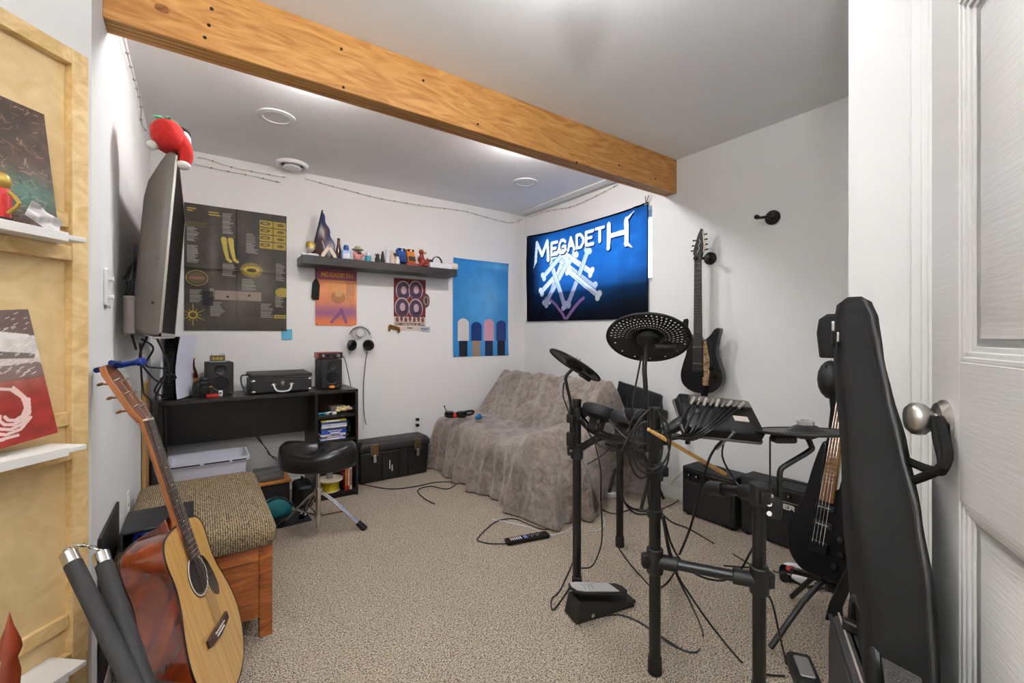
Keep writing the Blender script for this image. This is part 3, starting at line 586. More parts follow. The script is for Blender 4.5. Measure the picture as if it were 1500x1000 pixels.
def pedal(px, y, label, mat, pad):
    t = on_shelf('effect_pedal', label, 'pedal', px, y, rz=.05, group=None); m = Matrix.Rotation(math.radians(70), 4, 'X')
    m.translation = Vector((0, -.028, .004)); b = MB().prism(rrect(.07, .125, .006, c=(0, .0625)), -.025, .022, m); part('housing', b, mat, t, bevel=.003)
    part('treadle', MB().prism(rrect(.058, .045, .004, c=(0, .03)), .02, .03, m), pad, t, bevel=.002)
    for i in (-1, 0, 1): part('knob', MB().cyl((i * .02, .108 - .008 * (i == 0), .02), (i * .02, .108 - .008 * (i == 0), .036), .0085, .007, 14, m), blackg if i else white, t)
    return t
t = solo('tray', MB().b2((0, 0, 0), (.125, .09, .022)), brick, 'flat brick red box under the two effect pedals', 'box', bevel=.003); t.location = sp(592, 3.56) + Vector((0, -.06, 0))
for a in (pedal(587.5, 3.585, 'blue effect pedal on the shelf with three knobs', blue, M('pedal_blue_dark', (.08, .2, .42), .5)), pedal(600.5, 3.585, 'orange effect pedal on the shelf with a dark treadle', orange, M('pedal_dark', (.22, .2, .16), .5))): a.location.z += .0225
t = on_shelf('dragon_figurine', 'seated red dragon figurine with wings on the black shelf', 'figurine', 619, 3.53)
part('body', MB().ball((0, 0, .04), (.03, .028, .04)).ball((-.012, -.008, .085), (.02, .018, .035)).ball((-.018, -.014, .125), (.022, .02, .022)).ball((.022, -.02, .014), (.02, .026, .014)).ball((-.024, -.02, .014), (.02, .026, .014)), brick, t); part('snout', MB().ball((.008, -.026, .118), (.016, .016, .010)), M('snout_tan', (.72, .58, .42), .6), t); part('tail', MB().tube(smooth([(.02, .02, .02), (.05, .01, .03), (.06, -.01, .06)], 5), [.014 * (1 - i / 12) for i in range(11)], 8), brick, t)
for s in (-1, 1): part('wing', MB().prism([(0, .04), (s * .045, .09), (s * .05, .05), (s * .03, .03)], 0, .005, Matrix.Translation((.01, .015, 0)) @ Matrix.Rotation(PI / 2, 4, 'X')), brick, t)
for s in (-1, 1): part('horn', MB().cyl((-.018 + s * .012, -.01, .14), (-.018 + s * .018, -.004, .165), .005, .001, 8), cream, t)
solo('white_box', MB().b2((0, 0, 0), (.21, .085, .046)), white, 'flat white carton under the strap on the black shelf', 'box', bevel=.003).location = sp(628, 3.53) + Vector((0, -.03, 0))
t = thing('wrist_strap', 'dark elastic strap coiled in an arch on the white carton', 'strap', sp(640, 3.55) + Vector((0, 0, .047))); part('band', MB().loft([[(q.x, q.y - .012, q.z), (q.x, q.y + .012, q.z), (q.x * .9, q.y + .012, q.z * .9), (q.x * .9, q.y - .012, q.z * .9)] for q in [Vector((.05 * math.cos(a), 0, .062 * math.sin(a))) for a in [i * PI / 14 for i in range(15)]]]), M('strap_grey', (.30, .29, .27), .8), t); part('buckle', MB().b2((-.085, -.014, 0), (-.04, .014, .028)), black, t, bevel=.006); part('tail', MB().b2((-.12, -.008, 0), (-.08, .008, .01)), black, t, bevel=.003)
t = on_shelf('tape_roll', 'white paper roll lying at the end of the black shelf', 'roll', 664.5, 3.535); part('roll', MB().cyl((-.03, 0, .032), (.03, 0, .032), .032, n=24), M('paper_roll', (.84, .82, .76), .7), t, bevel=.004); part('core', MB().cyl((-.031, 0, .032), (.0312, 0, .032), .012, n=16), cream, t)
solo('blue_vial', MB().lathe([(.014, 0), (.016, .02), (.01, .045), (0, .048)], 12), navy, 'small dark blue cap beside the white paper roll', 'cap').location = sp(654, 3.62)
# ================================================================== HEADPHONES ON THE WALL
m = wall_back(1.066, 1.128, 0); t = thing('headphones', 'white headphones with black pads hanging on the wall over the drum stool', 'headphones', mat=m)
part('hanger', MB().lathe([(.055, 0), (.055, .01), (.02, .014), (.02, .05), (.03, .054), (.03, .06), (0, .06)], 24, (0, .055, 0)), M('hanger_white', (.82, .81, .79), .4), t)
arc = [(.098 * math.cos(a), .012 + .098 * math.sin(a), .045) for a in [PI * i / 20 for i in range(21)]]
part('headband', MB().tube(arc, .010, 8), white, t); part('band_pad', MB().tube([(x * .93, .012 + (y - .012) * .93, z) for x, y, z in arc[2:19]], .006, 8), black, t)
for s in (-1, 1):
    ax = Vector((-s * .55, -.15, .8)); c = Vector((s * .072, -.045, .055)); e = part('earcup', MB().lathe([(.0, -.012), (.03, -.012), (.042, -.006), (.044, .008)], 22, c, ax), M('cup_silver', (.55, .54, .52), .35, .6), t)
    part('cushion', MB().lathe([(.044, .006), (.046, .016), (.038, .028), (.026, .026), (.024, .012)], 22, c, ax), black, t); part('yoke', MB().tube([(s * .097, .02, .045), (s * .095, -.01, .05), c], .006, 6), white, t)
part('cord', cable([(.06, -.09, .05), (.058, -.14, .03), (.05, -.25, .012), (.04, -.40, .012), (.045, -.6, .012), (.06, -.70, .02)], .003), black, t)
# ================================================================== DESK
deskm = W('desk_black_wood', (.075, .062, .054), (.12, .10, .088), (1, 18, 18), 3, .5, .35)
DX0, DX1, DY0, DZ = -.19, .955, 3.29, .77
desk = thing('desk', 'dark brown desk with an open shelf unit at its end', 'desk', (DX0, DY0, 0))
part('desktop', MB().b2((DX0, DY0, DZ - .022), (DX1, YB - .02, DZ)), deskm, desk, world=True, bevel=.0015)
part('side_panel', MB().b2((DX0, DY0 + .005, 0), (DX0 + .02, YB - .02, DZ - .022)), deskm, desk, world=True, bevel=.0015)
part('back_panel', MB().b2((DX0 + .02, 3.555, .455), (.662, 3.573, DZ - .022)), deskm, desk, world=True)
part('divider', MB().b2((.662, DY0 + .005, 0), (.682, YB - .02, DZ - .022)), deskm, desk, world=True, bevel=.0015)
part('side_panel', MB().b2((DX1 - .018, DY0 + .002, 0), (DX1, YB - .02, DZ - .022)), deskm, desk, world=True, bevel=.0015)
part('unit_back', MB().b2((.682, YB - .035, .03), (DX1 - .018, YB - .025, DZ - .022)), M('unit_back_brown', (.30, .20, .13), .6), desk, world=True)
SHZ = (.045, .418, .592)
for z in SHZ: part('shelf_board', MB().b2((.682, DY0 + .01, z - .018), (DX1 - .018, YB - .035, z)), deskm, desk, world=True, bevel=.0015)
part('toe_board', MB().b2((.682, DY0 + .02, 0), (DX1 - .018, DY0 + .035, .027)), deskm, desk, world=True)
# --- on the desktop
def od(name, label, cat, px, y, rz=0): v = aty(px, 580, y); return thing(name, label, cat, (v.x, y, DZ), rz=rz)
t = od('game_console', 'tall white and black game console standing on the desk', 'console', 259, 3.44, rz=math.radians(-24))
part('core', MB().loft([[(a * (.030 - .006 * math.sin(PI * k)) + .012 * k ** 2, b * .09, .015 + .365 * k) for a, b in ((-1, -1), (1, -1), (1, 1), (-1, 1))] for k in [i / 8 for i in range(9)]]), blackg, t)
fins = MB()
for i in range(26): fins.box((.011 * ((i + .5) / 26) ** 2, -.092, .03 + i * .013), (.05, .004, .004))
part('vent_fins', fins, black, t)
for s in (-1, 1):
    def shell(k, d, s=s): return s * (.034 + .016 * (2 * k - 1) ** 2 * (1 if s > 0 else .55)) + .012 * k ** 2 + (.018 * max(0, k - .5) * s), 0
    secs = []
    for i in range(13):
        k = i / 12; x = shell(k, 0)[0]; z = .006 + .39 * k
        secs.append([(x, -.105 + .012 * math.sin(PI * k), z), (x + s * .006, -.10, z), (x + s * .008, .095, z), (x, .10, z)])
    part('side_shell', MB().loft(secs), M('console_white', (.86, .87, .93), .35), t, bevel=.002)
part('stand', MB().lathe([(.075, 0), (.075, .008), (.05, .014), (0, .014)], 24, (0, .02, 0)), blackg, t)
t = od('beer_bottle', 'brown glass beer bottle with a tan label on the desk', 'bottle', 282, 3.59)
part('glass', MB().lathe([(.029, 0), (.031, .01), (.031, .125), (.026, .15), (.014, .185), (.012, .225), (.0135, .228), (.0135, .236), (.0, .237)], 24), brown, t); part('label', MB().lathe([(.0313, .035), (.0313, .11)], 24, caps=False), M('label_tan', (.74, .52, .22), .6, var=.35, scale=60), t); part('cap', MB().lathe([(.015, .232), (.0145, .242), (0, .243)], 16), gold, t)
t = od('handheld_camera', 'black hand grip camera between the bottle and a speaker', 'camera', 297, 3.42)
part('body', MB().prism(rrect(.075, .05, .016), 0, .10), black, t, bevel=.008); part('grip', MB().lathe([(.024, 0), (.028, .05), (.022, .095), (.0, .105)], 16, (-.028, -.012, 0)), black, t); part('hump', MB().ball((.006, 0, .105), (.028, .022, .024)), black, t); part('lens', MB().cyl((.01, -.024, .052), (.01, -.06, .052), .024, .026, 20), blackg, t); part('trigger', MB().b2((.034, -.03, .06), (.05, -.02, .068)), orange, t)
spk = M('speaker_black', (.105, .10, .10), .6, bump=.1, bscale=200)
def speaker(px, y, label, rz):
    t = od('desk_speaker', label, 'speaker', px, y, rz); part('cabinet', MB().b2((-.073, -.09, .004), (.073, .09, .215)), spk, t, bevel=.005)
    part('woofer', MB().lathe([(.054, 0), (.054, .004), (.047, .005), (.040, .0), (.022, -.012), (.012, -.004), (0, -.002)][::-1], 28, (0, -.09, .077), (0, -1, 0)), M('cone', (.10, .10, .10), .5), t); part('tweeter', MB().lathe([(.0, .003), (.012, .001), (.022, .003), (.030, .006), (.033, .0)], 24, (0, -.09, .165), (0, -1, 0)), M('cone2', (.09, .09, .09), .45), t)
    part('foot', MB().b2((-.065, -.08, 0), (.065, .08, .005)), blackg, t); return t
speaker(320.5, 3.52, 'black desk speaker with a mini amplifier on top', math.radians(4)); speaker(481, 3.52, 'black desk speaker with a red box on top', math.radians(3))
t = od('mini_amplifier', 'tiny brass fronted amplifier on top of a desk speaker', 'amplifier', 318.5, 3.50); t.location.z = DZ + .2155
part('case', MB().b2((-.042, -.03, .006), (.042, .04, .042)), M('brass_dark', (.40, .36, .24), .4, .5, var=.3, scale=90), t, bevel=.003); part('base', MB().b2((-.045, -.033, 0), (.045, .043, .006)), M('clear_base', (.62, .70, .70), .2), t)
for x in (-.03, .015, .026, .036): part('valve', MB().cyl((x, 0, .04), (x, 0, .056), .003, n=8), steel, t)
for x in (-.02, 0, .02): part('knob', MB().cyl((x, -.03, .022), (x, -.04, .022), .008, n=12), gold, t)
t = od('audio_interface', 'red audio interface box on top of a desk speaker', 'interface', 481, 3.50); t.location.z = DZ + .2155
part('case', MB().b2((-.088, -.06, .003), (.088, .06, .05)), M('interface_red', (.58, .16, .13), .35, .3), t, bevel=.004); part('faceplate', MB().b2((-.078, -.0615, .008), (.086, -.0585, .045)), black, t)
for x, r in ((-.05, .011), (-.015, .008), (.02, .008), (.055, .013)): part('knob', MB().cyl((x, -.06, .026), (x, -.072, .026), r, r * .9, 16), blackg if r < .01 else grey, t)
part('cable', cable([(.085, .02, .03), (.11, -.02, .0), (.13, -.04, -.1), (.15, -.05, -.2155)], .003), black, t)
solo('red_case', MB().b2((-.032, -.02, 0), (.032, .02, .02)), red, 'small red plastic case on the desk by a speaker', 'case', bevel=.004).location = od('x', 'x', 'x', 311, 3.38).location; bpy.data.objects.remove(bpy.data.objects['x'])
t = od('earbud_case', 'small white earbud case on the desk by a speaker', 'case', 323, 3.38); part('shell', MB().prism(rrect(.024, .02, .007), 0, .038), white, t, bevel=.005); part('button', MB().cyl((0, -.009, .022), (0, -.0112, .022), .005, n=12), blackg, t)
# --- suitcase record player
t = od('record_player', 'black suitcase record player with silver corners on the desk', 'record player', 409, 3.475, rz=math.radians(2)); sc = M('suitcase_black', (.085, .08, .08), .5, bump=.25, bscale=180, var=.1)
part('body', MB().b2((-.185, -.125, .006), (.185, .12, .10)), sc, t, bevel=.008); lid = part('lid', MB().b2((-.187, -.127, 0), (.187, .122, .028), Matrix.Translation((0, 0, .106)) @ Matrix.Rotation(math.radians(2.5), 4, 'X')), sc, t, bevel=.007)
part('lid_edge', MB().b2((-.188, -.128, .103), (.188, -.124, .108)), M('alu_edge', (.45, .43, .42), .3, .8), lid)
for sx in (-1, 1):
    for z in (.016, .088): part('corner', MB().ball((sx * .172, -.122, z), (.016, .008, .011), 10), steel, t)
part('latch', MB().prism(rrect(.026, .034, .003, c=(0, .067)), .126, .131, Matrix.Rotation(PI / 2, 4, 'X')), steel, t, bevel=.001); part('latch_button', MB().prism(rrect(.012, .014, .003, c=(0, .07)), .13, .135, Matrix.Rotation(PI / 2, 4, 'X')), nickel, t)
hd = part('handle', MB().tube(smooth([(-.055, -.128, .056), (-.046, -.142, .030), (-.03, -.146, .016), (0, -.146, .012), (.03, -.146, .016), (.046, -.142, .030), (.055, -.128, .056)], 5), .006, 8), white, t)
for s in (-1, 1): part('handle_mount', MB().ball((s * .055, -.128, .058), (.018, .006, .009), 10), steel, hd)
for sx in (-1, 1):
    for sy in (-.1, .095): part('foot', MB().cyl((sx * .16, sy, 0), (sx * .16, sy, .008), .01, n=12), blackg, t)
part('strap', cable([(-.19, .05, .118), (-.225, .02, .115), (-.225, 0, .06), (-.205, -.02, .0045)], .005), black, t)
t = od('work_gloves', 'crumpled black and orange glove on the desk by a speaker', 'glove', 488, 3.37); part('palm', MB().ball((0, 0, .014), (.045, .024, .014)).ball((.035, .006, .02), (.022, .018, .018)), black, t); part('lining', MB().ball((-.012, -.014, .018), (.022, .014, .012)), orange, t)
# --- things in the shelf unit
def iu(x, y, z): return Vector((x, y, z))
cases = [((.75, .66, .20), .10, 'yellow'), ((.20, .28, .55), .0, 'blue spine'), ((.68, .70, .80), .0, 'pale grey'), ((.84, .85, .88), .0, 'white'), ((.30, .28, .32), .0, 'dark grey'), ((.10, .30, .70), .0, 'bright blue'), ((.12, .26, .62), .0, 'deep blue'), ((.80, .81, .86), .0, 'silver white'), ((.34, .24, .26), .0, 'brown'), ((.62, .66, .84), .0, 'lilac blue')]
z = SHZ[1]; pos = ['on top of the stack', 'second in the stack', 'third in the stack', 'fourth in the stack', 'fifth in the stack', 'sixth in the stack', 'seventh in the stack', 'third from the bottom', 'second from the bottom', 'at the bottom of the stack']
for i in range(9, -1, -1):
    c, _, nm = cases[i]; t = thing('game_case', nm + ' game case ' + pos[i] + ' in the desk unit', 'case', (.79 + random.uniform(-.006, .006), 3.38, z), rz=random.uniform(-.04, .04), group='game cases stacked in the desk unit')
    part('case', MB().b2((-.086, -.068, 0), (.086, .068, .0138)), M('case_%d' % i, c, .25, var=.25, scale=40, stretch=(1, 8, 8)), t, bevel=.002); part('spine_print', MB().b2((-.05 + .01 * (i % 4), -.0688, .004), (.04 + .008 * (i % 3), -.067, .0105)), M('spine_%d' % (i % 3), ((.9, .9, .92), (.12, .14, .25), (.75, .76, .8))[i % 3], .4), t); z += .0142
t = thing('cream_cloth', 'crumpled cream cloth on the upper shelf of the desk unit', 'cloth', (.87, 3.37, SHZ[2])); b = MB()
for i in range(16): b.ball((random.uniform(-.05, .05), random.uniform(-.03, .03), random.uniform(.012, .04)), (random.uniform(.014, .026), .018, .014), 8)
part('folds', b, M('cloth_cream', (.86, .79, .60), .9, bump=.3, bscale=80), t)
solo('grey_carton', MB().b2((-.055, -.04, 0), (.055, .04, .04)), M('carton_grey', (.58, .54, .52), .7), 'small grey carton at the back of the upper desk shelf', 'box', bevel=.002).location = (.86, 3.5, SHZ[2] + .0)
for i, (x, y, c, nm) in enumerate(((.72, 3.36, teal, 'teal'), (.765, 3.37, white, 'white'), (.80, 3.345, white, 'flat white'), (.735, 3.47, brown, 'brown'))):
    t = thing('small_gadget', nm + ' small gadget lying on the upper shelf of the desk unit', 'gadget', (x, y, SHZ[2]), rz=i * .7); part('body', MB().prism(rrect(.05, .03, .01), 0, .018 + .03 * (i == 3)), c, t, bevel=.004); part('clip', MB().b2((-.01, -.018, .004), (.012, -.013, .012)), black, t)
t = thing('black_pouch', 'black pouch beside the stacked game cases in the desk unit', 'pouch', (.908, 3.40, SHZ[1])); part('body', MB().ball((0, 0, .05), (.026, .06, .05)).ball((-.006, -.03, .10), (.018, .02, .03)), black, t); part('clasp', MB().ball((-.012, -.055, .02), .008, 8), steel, t)
for i, (c, nm) in enumerate((((.62, .08, .10), 'dark red'), ((.78, .16, .12), 'bright red'), ((.85, .84, .80), 'white'))):
    t = thing('movie_case', nm + ' upright case at the bottom of the desk unit', 'case', (.872 + i * .0165, 3.37, SHZ[0])); part('case', MB().b2((-.0075, -.067, 0), (.0075, .067, .19)), M('movie_%d' % i, c, .3, var=.2, scale=30), t, bevel=.002); part('spine_print', MB().b2((-.004, -.068, .03), (.004, -.066, .15)), (gold, cream, brick)[i], t)
t = thing('tape_spool', 'wide pale spool with yellow tape at the bottom of the desk unit', 'spool', (.775, 3.37, SHZ[0] + .0)); part('tape', MB().cyl((0, 0, .006), (0, 0, .075), .065, n=28), M('tape_yellow', (.80, .74, .10), .4), t); part('flange', MB().cyl((0, 0, .075), (0, 0, .087), .09, n=32), cream, t, bevel=.002); part('flange', MB().cyl((0, 0, 0), (0, 0, .006), .07, n=32), cream, t); part('hub', MB().cyl((0, 0, .087), (0, 0, .12), .022, n=16), grey, t)
# ================================================================== UNDER THE DESK
t = thing('storage_basket', 'white plastic storage basket under the desk', 'basket', (.06, 3.40, 0)); wl = M('basket_white', (.84, .85, .90), .4)
def rring(w, d, z, r=.03): return [(x, y, z) for x, y in rrect(w, d, r)]
part('tub', MB().loft([rring(.32, .20, .0), rring(.40, .27, .37), rring(.42, .29, .372), rring(.42, .29, .40), rring(.40, .27, .40), rring(.388, .258, .37), rring(.31, .19, .012)]), wl, t)
for x0, x1 in ((-.19, -.05), (-.03, .10), (.115, .19)): part('slot', MB().b2((x0, -.1475, .378), (x1, -.143, .386)), M('slot_dark', (.2, .2, .24), .7), t)
t = thing('wooden_crate', 'low dark crate with an orange wooden top under the desk', 'crate', (.40, 3.44, 0)); part('box', MB().b2((-.11, -.10, 0), (.11, .10, .165)), M('crate_dark', (.07, .055, .05), .7), t, bevel=.003); part('top', MB().b2((-.12, -.11, .165), (.12, .11, .183)), W('crate_top', (.62, .38, .14), (.78, .52, .24), (2, 20, 20), 3, .5), t, bevel=.002)
t = thing('router_box', 'flat dark grey network box on the orange topped crate', 'box', (.405, 3.42, .183)); part('case', MB().b2((-.10, -.06, .003), (.075, .06, .068)), M('router_grey', (.34, .33, .33), .5), t, bevel=.004); part('front_panel', MB().b2((-.07, -.0615, .02), (.05, -.0595, .045)), M('panel_grey', (.42, .39, .37), .5), t)
t = thing('teal_bag', 'teal fabric pouch on the floor behind the bench', 'bag', (.40, 3.15, 0)); part('body', MB().ball((0, 0, .07), (.085, .06, .07)).ball((.05, .01, .055), (.05, .05, .05)), M('teal_cloth', (.08, .42, .44), .7, bump=.2), t); part('strap', MB().tube(smooth([(-.06, -.02, .11), (0, -.03, .15), (.07, -.02, .10), (.12, -.03, .05)], 6), .006, 6), black, t)
t = thing('black_case', 'black rounded carry case on the floor under the desk', 'case', (.588, 3.33, 0)); part('shell', MB().prism(rrect(.11, .22, .04), 0, .15), black, t, bevel=.02, seg=4); part('handle', MB().tube(smooth([(0, -.05, .145), (0, -.03, .18), (0, .03, .18), (0, .05, .145)], 5), .006, 6), black, t)
t = thing('floor_mat', 'dark rubber mat on the carpet in front of the desk', 'mat', (.42, 3.10, 0), rz=.04); part('sheet', MB().b2((-.30, -.12, .001), (.16, .12, .007)), M('mat_black', (.13, .13, .13), .8), t, bevel=.002)
tw = thing('desk_cables', 'two thin black cords hanging below the desk panel', 'cord', (.33, 3.6, .12))
for a in ([(.31, 3.6, .52), (.34, 3.6, .44), (.40, 3.62, .35), (.42, 3.63, .30), (.48, 3.6, .27), (.53, 3.55, .25)], [(.32, 3.6, .52), (.36, 3.6, .42), (.41, 3.62, .33), (.45, 3.61, .27), (.50, 3.56, .25), (.49, 3.5, .252)]): part('cord', cable(a, .003), black, tw, world=True)
# ================================================================== TRUNK
t = thing('storage_chest', 'long black plastic trunk with two metal latches by the back wall', 'trunk', (1.02, 3.47, 0)); tk = M('trunk_black', (.08, .08, .08), .45, bump=.15, bscale=120, var=.15, scale=12)
part('body', MB().loft([[(1.03, 3.49, .004), (1.585, 3.49, .004), (1.585, 3.665, .004), (1.03, 3.665, .004)], [(1.02, 3.475, .24), (1.60, 3.475, .24), (1.60, 3.665, .24), (1.02, 3.665, .24)]]), tk, t, world=True, bevel=.01)
part('lid', MB().loft([[(1.015, 3.468, .243), (1.605, 3.468, .243), (1.605, 3.667, .243), (1.015, 3.667, .243)], [(1.015, 3.468, .285), (1.605, 3.468, .285), (1.605, 3.667, .285), (1.015, 3.667, .285)], [(1.04, 3.492, .318), (1.58, 3.492, .318), (1.58, 3.66, .318), (1.04, 3.66, .318)]]), tk, t, world=True, bevel=.008)
for x in (1.13, 1.49):
    la = part('latch', MB().b2((x - .03, 3.458, .215), (x + .03, 3.470, .305)), M('latch_metal', (.52, .44, .32), .35, .9, var=.3, scale=60), t, world=True, bevel=.003); part('latch_hook', MB().b2((x - .013, 3.450, .165), (x + .013, 3.466, .225)), steel, la, world=True, bevel=.003)
for x in (1.2, 1.335, 1.42): part('rib', MB().b2((x - .006, 3.466, .02), (x + .006, 3.492, .235)), tk, t, world=True, bevel=.003)
part('scuffs', MB().b2((1.255, 3.4775, .09), (1.262, 3.4835, .16)).b2((1.275, 3.4775, .07), (1.281, 3.4835, .12)), white, t, world=True)
# ================================================================== DRUM STOOL
t = thing('drum_stool', 'black saddle topped drum stool on chrome tripod legs', 'stool', (.58, 2.80, 0)); leather = M('black_vinyl', (.07, .068, .068), .28, var=.1, bump=.05, bscale=200)
AX, AYv = RV, FV     # the seat is widest across the line of sight
prof = []
for i in range(49):
    a = 2 * PI * i / 48; r = 1 + .08 * math.cos(2 * a) - .10 * max(0, math.cos(a - 1.4)) ** 3
    prof.append((.205 * r * math.cos(a), .18 * r * math.sin(a)))
prof = prof[:-1]
def saddle(sc, z, dip=0.): return [Vector((.58, 2.80, 0)) + AX * (x * sc) + AYv * (y * sc) + UV * (z + dip * (abs(x / .21) ** 2 * .035 - (.012 if y < 0 else 0) * (1 - abs(x / .21)) * (-y / .18))) for x, y in prof]
part('seat', MB().loft([saddle(.86, .382), saddle(.97, .392), saddle(1.0, .41), saddle(1.0, .455, .4), saddle(.97, .482, .8), saddle(.88, .492, 1), saddle(.6, .49, 1), saddle(.25, .487, 1), saddle(.02, .487, 1)]), leather, t, world=True, ang=60)
part('emblem', MB().tube([Vector((.58, 2.80, .43)) - AX * .197 - AYv * .088 + (AX * .55 - AYv * .83).normalized() * .022 * math.cos(k * PI / 10) + UV * .028 * math.sin(k * PI / 10) for k in range(20)], .0018, 5, closed=True), M('emblem_grey', (.45, .45, .45), .4), t, world=True)
part('post', MB().cyl((.58, 2.80, .03), (.58, 2.80, .27), .0145, n=20).cyl((.58, 2.80, .2), (.58, 2.80, .385), .0115, n=20), steel, t, world=True); part('collar', MB().cyl((.58, 2.80, .215), (.58, 2.80, .26), .024, n=20).cyl((.58, 2.80, .085), (.58, 2.80, .105), .021, n=20), steel, t, world=True)
C0 = Vector((.58, 2.80, 0))
for q in (atz(521, 776), atz(412, 772), Vector((.53, 3.08, 0))):
    d = (q - C0); d.z = 0; d = d.normalized() * .24; foot = C0 + d; nrm = d.cross(UV).normalized() * .011
    lg = part('leg', MB().tube(smooth([C0 + d * .08 + UV * .235 + nrm, C0 + d * .4 + UV * .17 + nrm, foot + UV * .03 + nrm * .5], 6), .0055, 8).tube(smooth([C0 + d * .08 + UV * .235 - nrm, C0 + d * .4 + UV * .17 - nrm, foot + UV * .03 - nrm * .5], 6), .0055, 8), steel, t, world=True)
    part('brace', MB().cyl(C0 + d * .08 + UV * .095, C0 + d * .62 + UV * .115, .005, n=8), steel, lg, world=True); part('rubber_foot', MB().cyl(foot + UV * .045 - d * .06, foot + d * .12, .017, .02, 14), blackg, lg, world=True)
# ================================================================== BENCH
t = thing('bench', 'oak storage bench with a woven brown cushioned top', 'bench', (0, 1.95, 0)); oak = W('oak', (.44, .22, .09), (.66, .38, .17), (3, 3, 16), 2.5, 1.5, .4, .2, (.56, .30, .12)); oakh = W('oak_across', (.46, .23, .10), (.66, .38, .17), (3, 16, 16), 2.5, .6, .4, .2)
def weave():
    m = bpy.data.materials.new('woven_fabric'); m.use_nodes = True; N, L = m.node_tree.nodes, m.node_tree.links; b = N['Principled BSDF']; b.inputs['Roughness'].default_value = .9
    tc = N.new('ShaderNodeTexCoord'); wv = N.new('ShaderNodeTexWave'); wv.inputs['Scale'].default_value = 42; wv.inputs['Distortion'].default_value = 4; wv.inputs['Detail'].default_value = 3; wv.inputs['Detail Scale'].default_value = 9; wv.bands_direction = 'X'
    L.new(tc.outputs['Object'], wv.inputs[0]); mp = N.new('ShaderNodeMapping'); mp.inputs['Scale'].default_value = (1, .35, 1); L.new(tc.outputs['Object'], mp.inputs[0])
    nz = N.new('ShaderNodeTexNoise'); nz.inputs['Scale'].default_value = 190; nz.inputs['Detail'].default_value = 2; L.new(mp.outputs[0], nz.inputs['Vector'])
    mx = N.new('ShaderNodeMix'); mx.inputs[0].default_value = .72; L.new(wv.outputs['Fac'], mx.inputs[2]); L.new(nz.outputs[0], mx.inputs[3])
    r = N.new('ShaderNodeValToRGB'); e = r.color_ramp.elements; e[0].position, e[1].position = .34, .66; e[0].color = (*lin((.20, .155, .10)), 1); e[1].color = (*lin((.66, .575, .44)), 1); L.new(mx.outputs[0], r.inputs[0]); L.new(r.outputs[0], b.inputs['Base Color'])
    bp = N.new('ShaderNodeBump'); bp.inputs['Strength'].default_value = .6; bp.inputs['Distance'].default_value = .01; L.new(mx.outputs[0], bp.inputs['Height']); L.new(bp.outputs[0], b.inputs['Normal']); return m
WEAVE = weave(); bx0, bx1, by0, by1 = -.213, .236, 1.93, 2.72
def ring(g, z): return [(x, y, z) for x, y in rrect(bx1 - bx0 + .03 - 2 * g, by1 - by0 + .03 - 2 * g, max(.045 - g * .3, .01), 5, ((bx0 + bx1) / 2, (by0 + by1) / 2))]
part('cushion', MB().loft([ring(.012, .352), ring(0, .365), ring(0, .41), ring(.008, .432), ring(.03, .446), ring(.09, .455), ring(.18, .459), ring(.22, .46)]), WEAVE, t, world=True, ang=70)
for x in (bx0, bx1 - .045):
    for y in (by0 + .01, by1 - .055): part('leg', MB().b2((x, y, 0), (x + .045, y + .045, .352)), oak, t, world=True, bevel=.003)
part('front_rail', MB().b2((bx0 + .045, by0 + .014, .295), (bx1 - .045, by0 + .05, .352)), oakh, t, world=True, bevel=.002); part('front_panel', MB().b2((bx0 + .045, by0 + .024, .075), (bx1 - .045, by0 + .044, .297)), oak, t, world=True)
part('end_panel', MB().b2((bx1 - .032, by0 + .055, .075), (bx1 - .012, by1 - .055, .352)), oak, t, world=True); part('end_panel', MB().b2((bx0 + .012, by0 + .055, .075), (bx0 + .032, by1 - .055, .352)), oak, t, world=True); part('back_panel', MB().b2((bx0 + .045, by1 - .044, .075), (bx1 - .045, by1 - .024, .352)), oak, t, world=True); part('bottom_panel', MB().b2((bx0 + .03, by0 + .04, .075), (bx1 - .03, by1 - .04, .09)), oak, t, world=True)
# --- black open box and blue cable on the bench
t = thing('media_box', 'black open fronted box lying on the bench', 'box', (-.108, 1.99, .46)); bk = M('box_black', (.085, .09, .095), .4); b = MB()
for lo, hi in (((-.205, 1.885, .512), (-.012, 2.105, .52)), ((-.205, 1.885, .46), (-.197, 2.105, .512)), ((-.02, 1.885, .46), (-.012, 2.105, .512)), ((-.205, 2.097, .46), (-.012, 2.105, .512)), ((-.205, 1.9, .46), (-.012, 2.1, .464))): b.b2(lo, hi)
part('shell', b, bk, t, world=True, bevel=.0015); solo('blue_cable', cable([(-.17, 1.93, .472), (-.16, 1.91, .50), (-.12, 1.905, .495), (-.09, 1.95, .48), (-.12, 2.0, .475), (-.16, 1.96, .478), (-.14, 1.91, .472), (-.10, 1.9, .477), (-.06, 1.93, .472)], .0065, 8), M('cable_blue', (.06, .25, .72), .4), 'coiled bright blue cable inside the black box on the bench', 'cable', (-.12, 1.95, .465))
solo('black_board', MB().b2((-.244, 1.80, .0), (-.236, 2.17, .545)), M('board_black', (.13, .12, .115), .6), 'thin black board leaning on the wall behind the bench', 'board', (-.24, 1.98, 0), bevel=.001)
